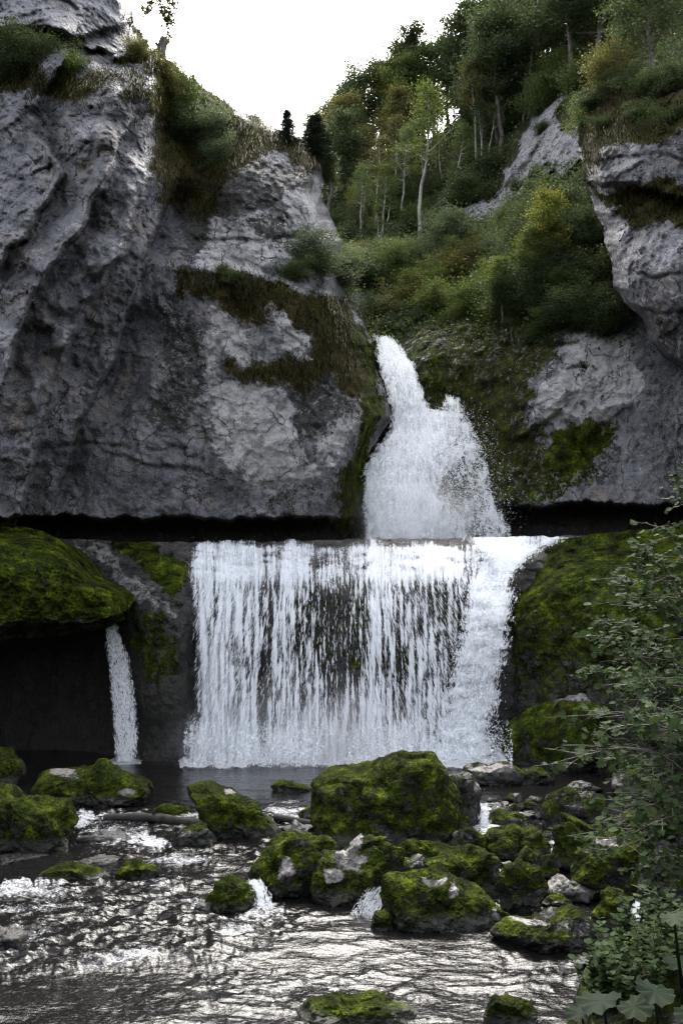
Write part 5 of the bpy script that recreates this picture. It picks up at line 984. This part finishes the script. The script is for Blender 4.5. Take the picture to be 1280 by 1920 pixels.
def near_shrub(label, tips, root, kind, size, mat, n_leaf, Y0, seed, spread=.09, sprays=5, name='shrub'):
    r = np.random.default_rng(seed); e = empty(name, tuple(root)); tag(e, label, 'shrub'); T = Tubes(); C, Dv, N = [], [], []
    for (px, py) in tips:
        tip = unproj(px, py, Y0 + r.normal(0, .45)); p0 = np.array(root) + r.normal(0, .15, 3); mid = (p0 * .35 + tip * .65) + [.25, 0, .30 * abs(tip[0] - p0[0]) + .15]
        t = np.linspace(0, 1, 14)[:, None]; pts = (1 - t) ** 2 * p0 + 2 * t * (1 - t) * mid + t ** 2 * tip + np.cumsum(r.normal(0, .008, (14, 3)), 0); T.add(pts, np.linspace(.016, .003, 14), 5)
        for i in range(5, 14):
            for s in range(sprays):
                d = np.array([r.normal(-.3, .7), r.normal(0, .6), r.normal(.0, .22)]); L = r.uniform(.12, .38) * (1.2 - .5 * i / 14); tw = pts[i] + d * np.linspace(0, L, 5)[:, None] + [0, 0, 1] * (-.12 * np.linspace(0, L, 5) ** 2)[:, None]
                T.add(tw, [.004, .003, .003, .002, .0015], 4)
                for q in range(n_leaf):
                    f = r.uniform(.3, 1.0); c = pts[i] + d * L * f + r.normal(0, .018, 3); C.append(c); Dv.append(d * .6 + r.normal(0, .5, 3) * [1, 1, .35] + [0, 0, -.12]); N.append(np.array([-.15, -.75, 1]) + r.normal(0, .38, 3))
    C, Dv, N = map(np.array, (C, Dv, N)); k = len(C)
    st = T.mesh('stem', BARK); rel(obj('stem', st), e)
    rel(obj('foliage', leaf_set('foliage', kind, C, Dv, N, size * r.uniform(.6, 1.25, k), mat, np.clip(r.normal(.45, .2, k), 0, 1))), e); return e
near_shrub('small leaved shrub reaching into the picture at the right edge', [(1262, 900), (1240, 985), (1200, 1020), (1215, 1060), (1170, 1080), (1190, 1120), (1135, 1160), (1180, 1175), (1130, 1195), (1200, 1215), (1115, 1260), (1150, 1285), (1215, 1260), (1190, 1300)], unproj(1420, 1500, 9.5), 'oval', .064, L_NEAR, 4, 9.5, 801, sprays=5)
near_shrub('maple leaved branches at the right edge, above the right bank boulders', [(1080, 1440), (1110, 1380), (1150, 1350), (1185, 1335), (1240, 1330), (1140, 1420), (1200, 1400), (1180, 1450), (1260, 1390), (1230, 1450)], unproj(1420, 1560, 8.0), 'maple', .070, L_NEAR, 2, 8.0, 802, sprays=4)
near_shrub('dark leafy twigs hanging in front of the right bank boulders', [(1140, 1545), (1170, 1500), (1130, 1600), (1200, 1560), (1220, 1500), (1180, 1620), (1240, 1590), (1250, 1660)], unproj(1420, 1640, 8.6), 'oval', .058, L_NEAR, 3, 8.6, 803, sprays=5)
# herbs on the bank
for i, (x, y, h_) in enumerate([(1150, 1800, .42), (1172, 1795, .5), (1195, 1785, .55), (1215, 1790, .5), (1240, 1760, .5), (1262, 1740, .55), (1160, 1830, .4), (1205, 1825, .42), (1235, 1800, .45), (1275, 1780, .5), (1130, 1850, .35), (1250, 1850, .4), (1140, 1830, .4), (1180, 1850, .42), (1225, 1870, .4), (1150, 1870, .38), (1195, 1890, .4), (1265, 1830, .45), (1110, 1870, .32), (1240, 1900, .4), (1165, 1905, .36), (1120, 1900, .34)]):
    r = np.random.default_rng(900 + i); p = at(BK, x, y); e = empty('herb', tuple(p)); tag(e, 'upright small leaved herb growing on the mossy bottom right bank', 'herb', 'herbs on the bottom right bank'); T = Tubes(); C, Dv, N = [], [], []
    for s in range(5):
        d = np.array([r.normal(0, .28), r.normal(0, .28), 1.0]); L = h_ * r.uniform(.6, 1.1); pts = r.normal(0, .03, 3) * [1, 1, 0] + d * np.linspace(0, L, 8)[:, None]; T.add(pts, np.linspace(.004, .0015, 8), 4)
        for q in range(2, 8):
            for u in range(3):
                a = r.uniform(0, 6.28); C.append(pts[q]); Dv.append([math.cos(a), math.sin(a), .35]); N.append([r.normal(0, .3), r.normal(0, .3), 1])
    C, Dv, N = (np.array(v, float) for v in (C, Dv, N)); obj('stem', T.mesh('stem', L_MID), e); obj('foliage', leaf_set('foliage', 'oval', C, Dv, N, r.uniform(.045, .085, len(C)), L_NEAR, np.clip(r.normal(.38, .2, len(C)), 0, 1)), e)
bt = [(1130, 1868, 1.0, 'large round butterbur leaf lowest at the bottom right corner', -.5), (1180, 1880, .85, 'wide butterbur leaf beside the lowest one', .3), (1225, 1850, .9, 'broad butterbur leaf in the middle of the corner clump', -.2), (1270, 1800, .9, 'broad pale leaf above the corner clump at right edge', .1), (1262, 1715, .6, 'broad leaf nearest the tall dark boulder at right edge', -.2), (1285, 1890, 1.0, 'broad dark leaf in the extreme bottom right corner', .6), (1090, 1895, .6, 'smaller drooping broad leaf leftmost in the corner clump', -.8)]
for i, (x, y, s, lab, a) in enumerate(bt):
    r = np.random.default_rng(950 + i); tip = unproj(x, y, 6.9 + r.normal(0, .25)); e = empty('broad_leaf_plant', (tip[0], tip[1], tip[2] - .35)); tag(e, lab, 'plant'); T = Tubes()
    T.add([(.05, .05, -.1), (.02, .02, .15), (0, 0, .34)], [.012, .010, .008], 6); obj('stem', T.mesh('stem', L_BUTTER), e)
    obj('leaf', leaf_set('leaf', 'butter', np.array([[0, 0, .35]]), np.array([[math.sin(a), -.75, -.15]]), np.array([[r.normal(0, .2), -.35, 1.]]), np.array([.14 * s]), L_BUTTER, np.array([.5 + r.normal(0, .15)])), e)
p = at(BK, 1090, 1880)

# ------------------------------------------------------------------ mist at the foot of the falls, air between the walls
def volume_material(name, dens, color=(.95, .97, 1.0), noisy=False):
    g = M(name); v = g.n('ShaderNodeVolumePrincipled'); v.inputs['Color'].default_value = (*color, 1); v.inputs['Anisotropy'].default_value = .2
    if noisy:
        p = g.objc(); ln = g.n('ShaderNodeVectorMath', operation='LENGTH'); g.t.links.new(p, ln.inputs[0])
        f = g.math('MULTIPLY', g.step(ln.outputs['Value'], .25, 1.0, 1., 0.), g.step(g.noise(g.scale(p, (2.2, 1.5, 1.2)), 1.6, 3, .6), .38, .7)); g.set(v.inputs['Density'], g.math('MULTIPLY', f, dens))
    else: v.inputs['Density'].default_value = dens
    g.t.links.new(v.outputs[0], g.out.inputs['Volume']); return g.m
for (px, py, Y, sx, sy, sz, d) in [(600, 1425, 39.3, 7.2, 1.7, 3.8, .70), (800, 985, 47.5, 4.2, 1.9, 3.6, .55)]:
    c = unproj(px, py, Y); o = obj('mist', make_mesh('mist', ICO[4][0], ICO[4][1], volume_material('mist', d, noisy=True)), loc=c); o.scale = (sx, sy, sz)
    tag(o, 'soft white mist at the foot of the %s waterfall' % ('lower' if py > 1200 else 'upper'), 'mist', kind='stuff')
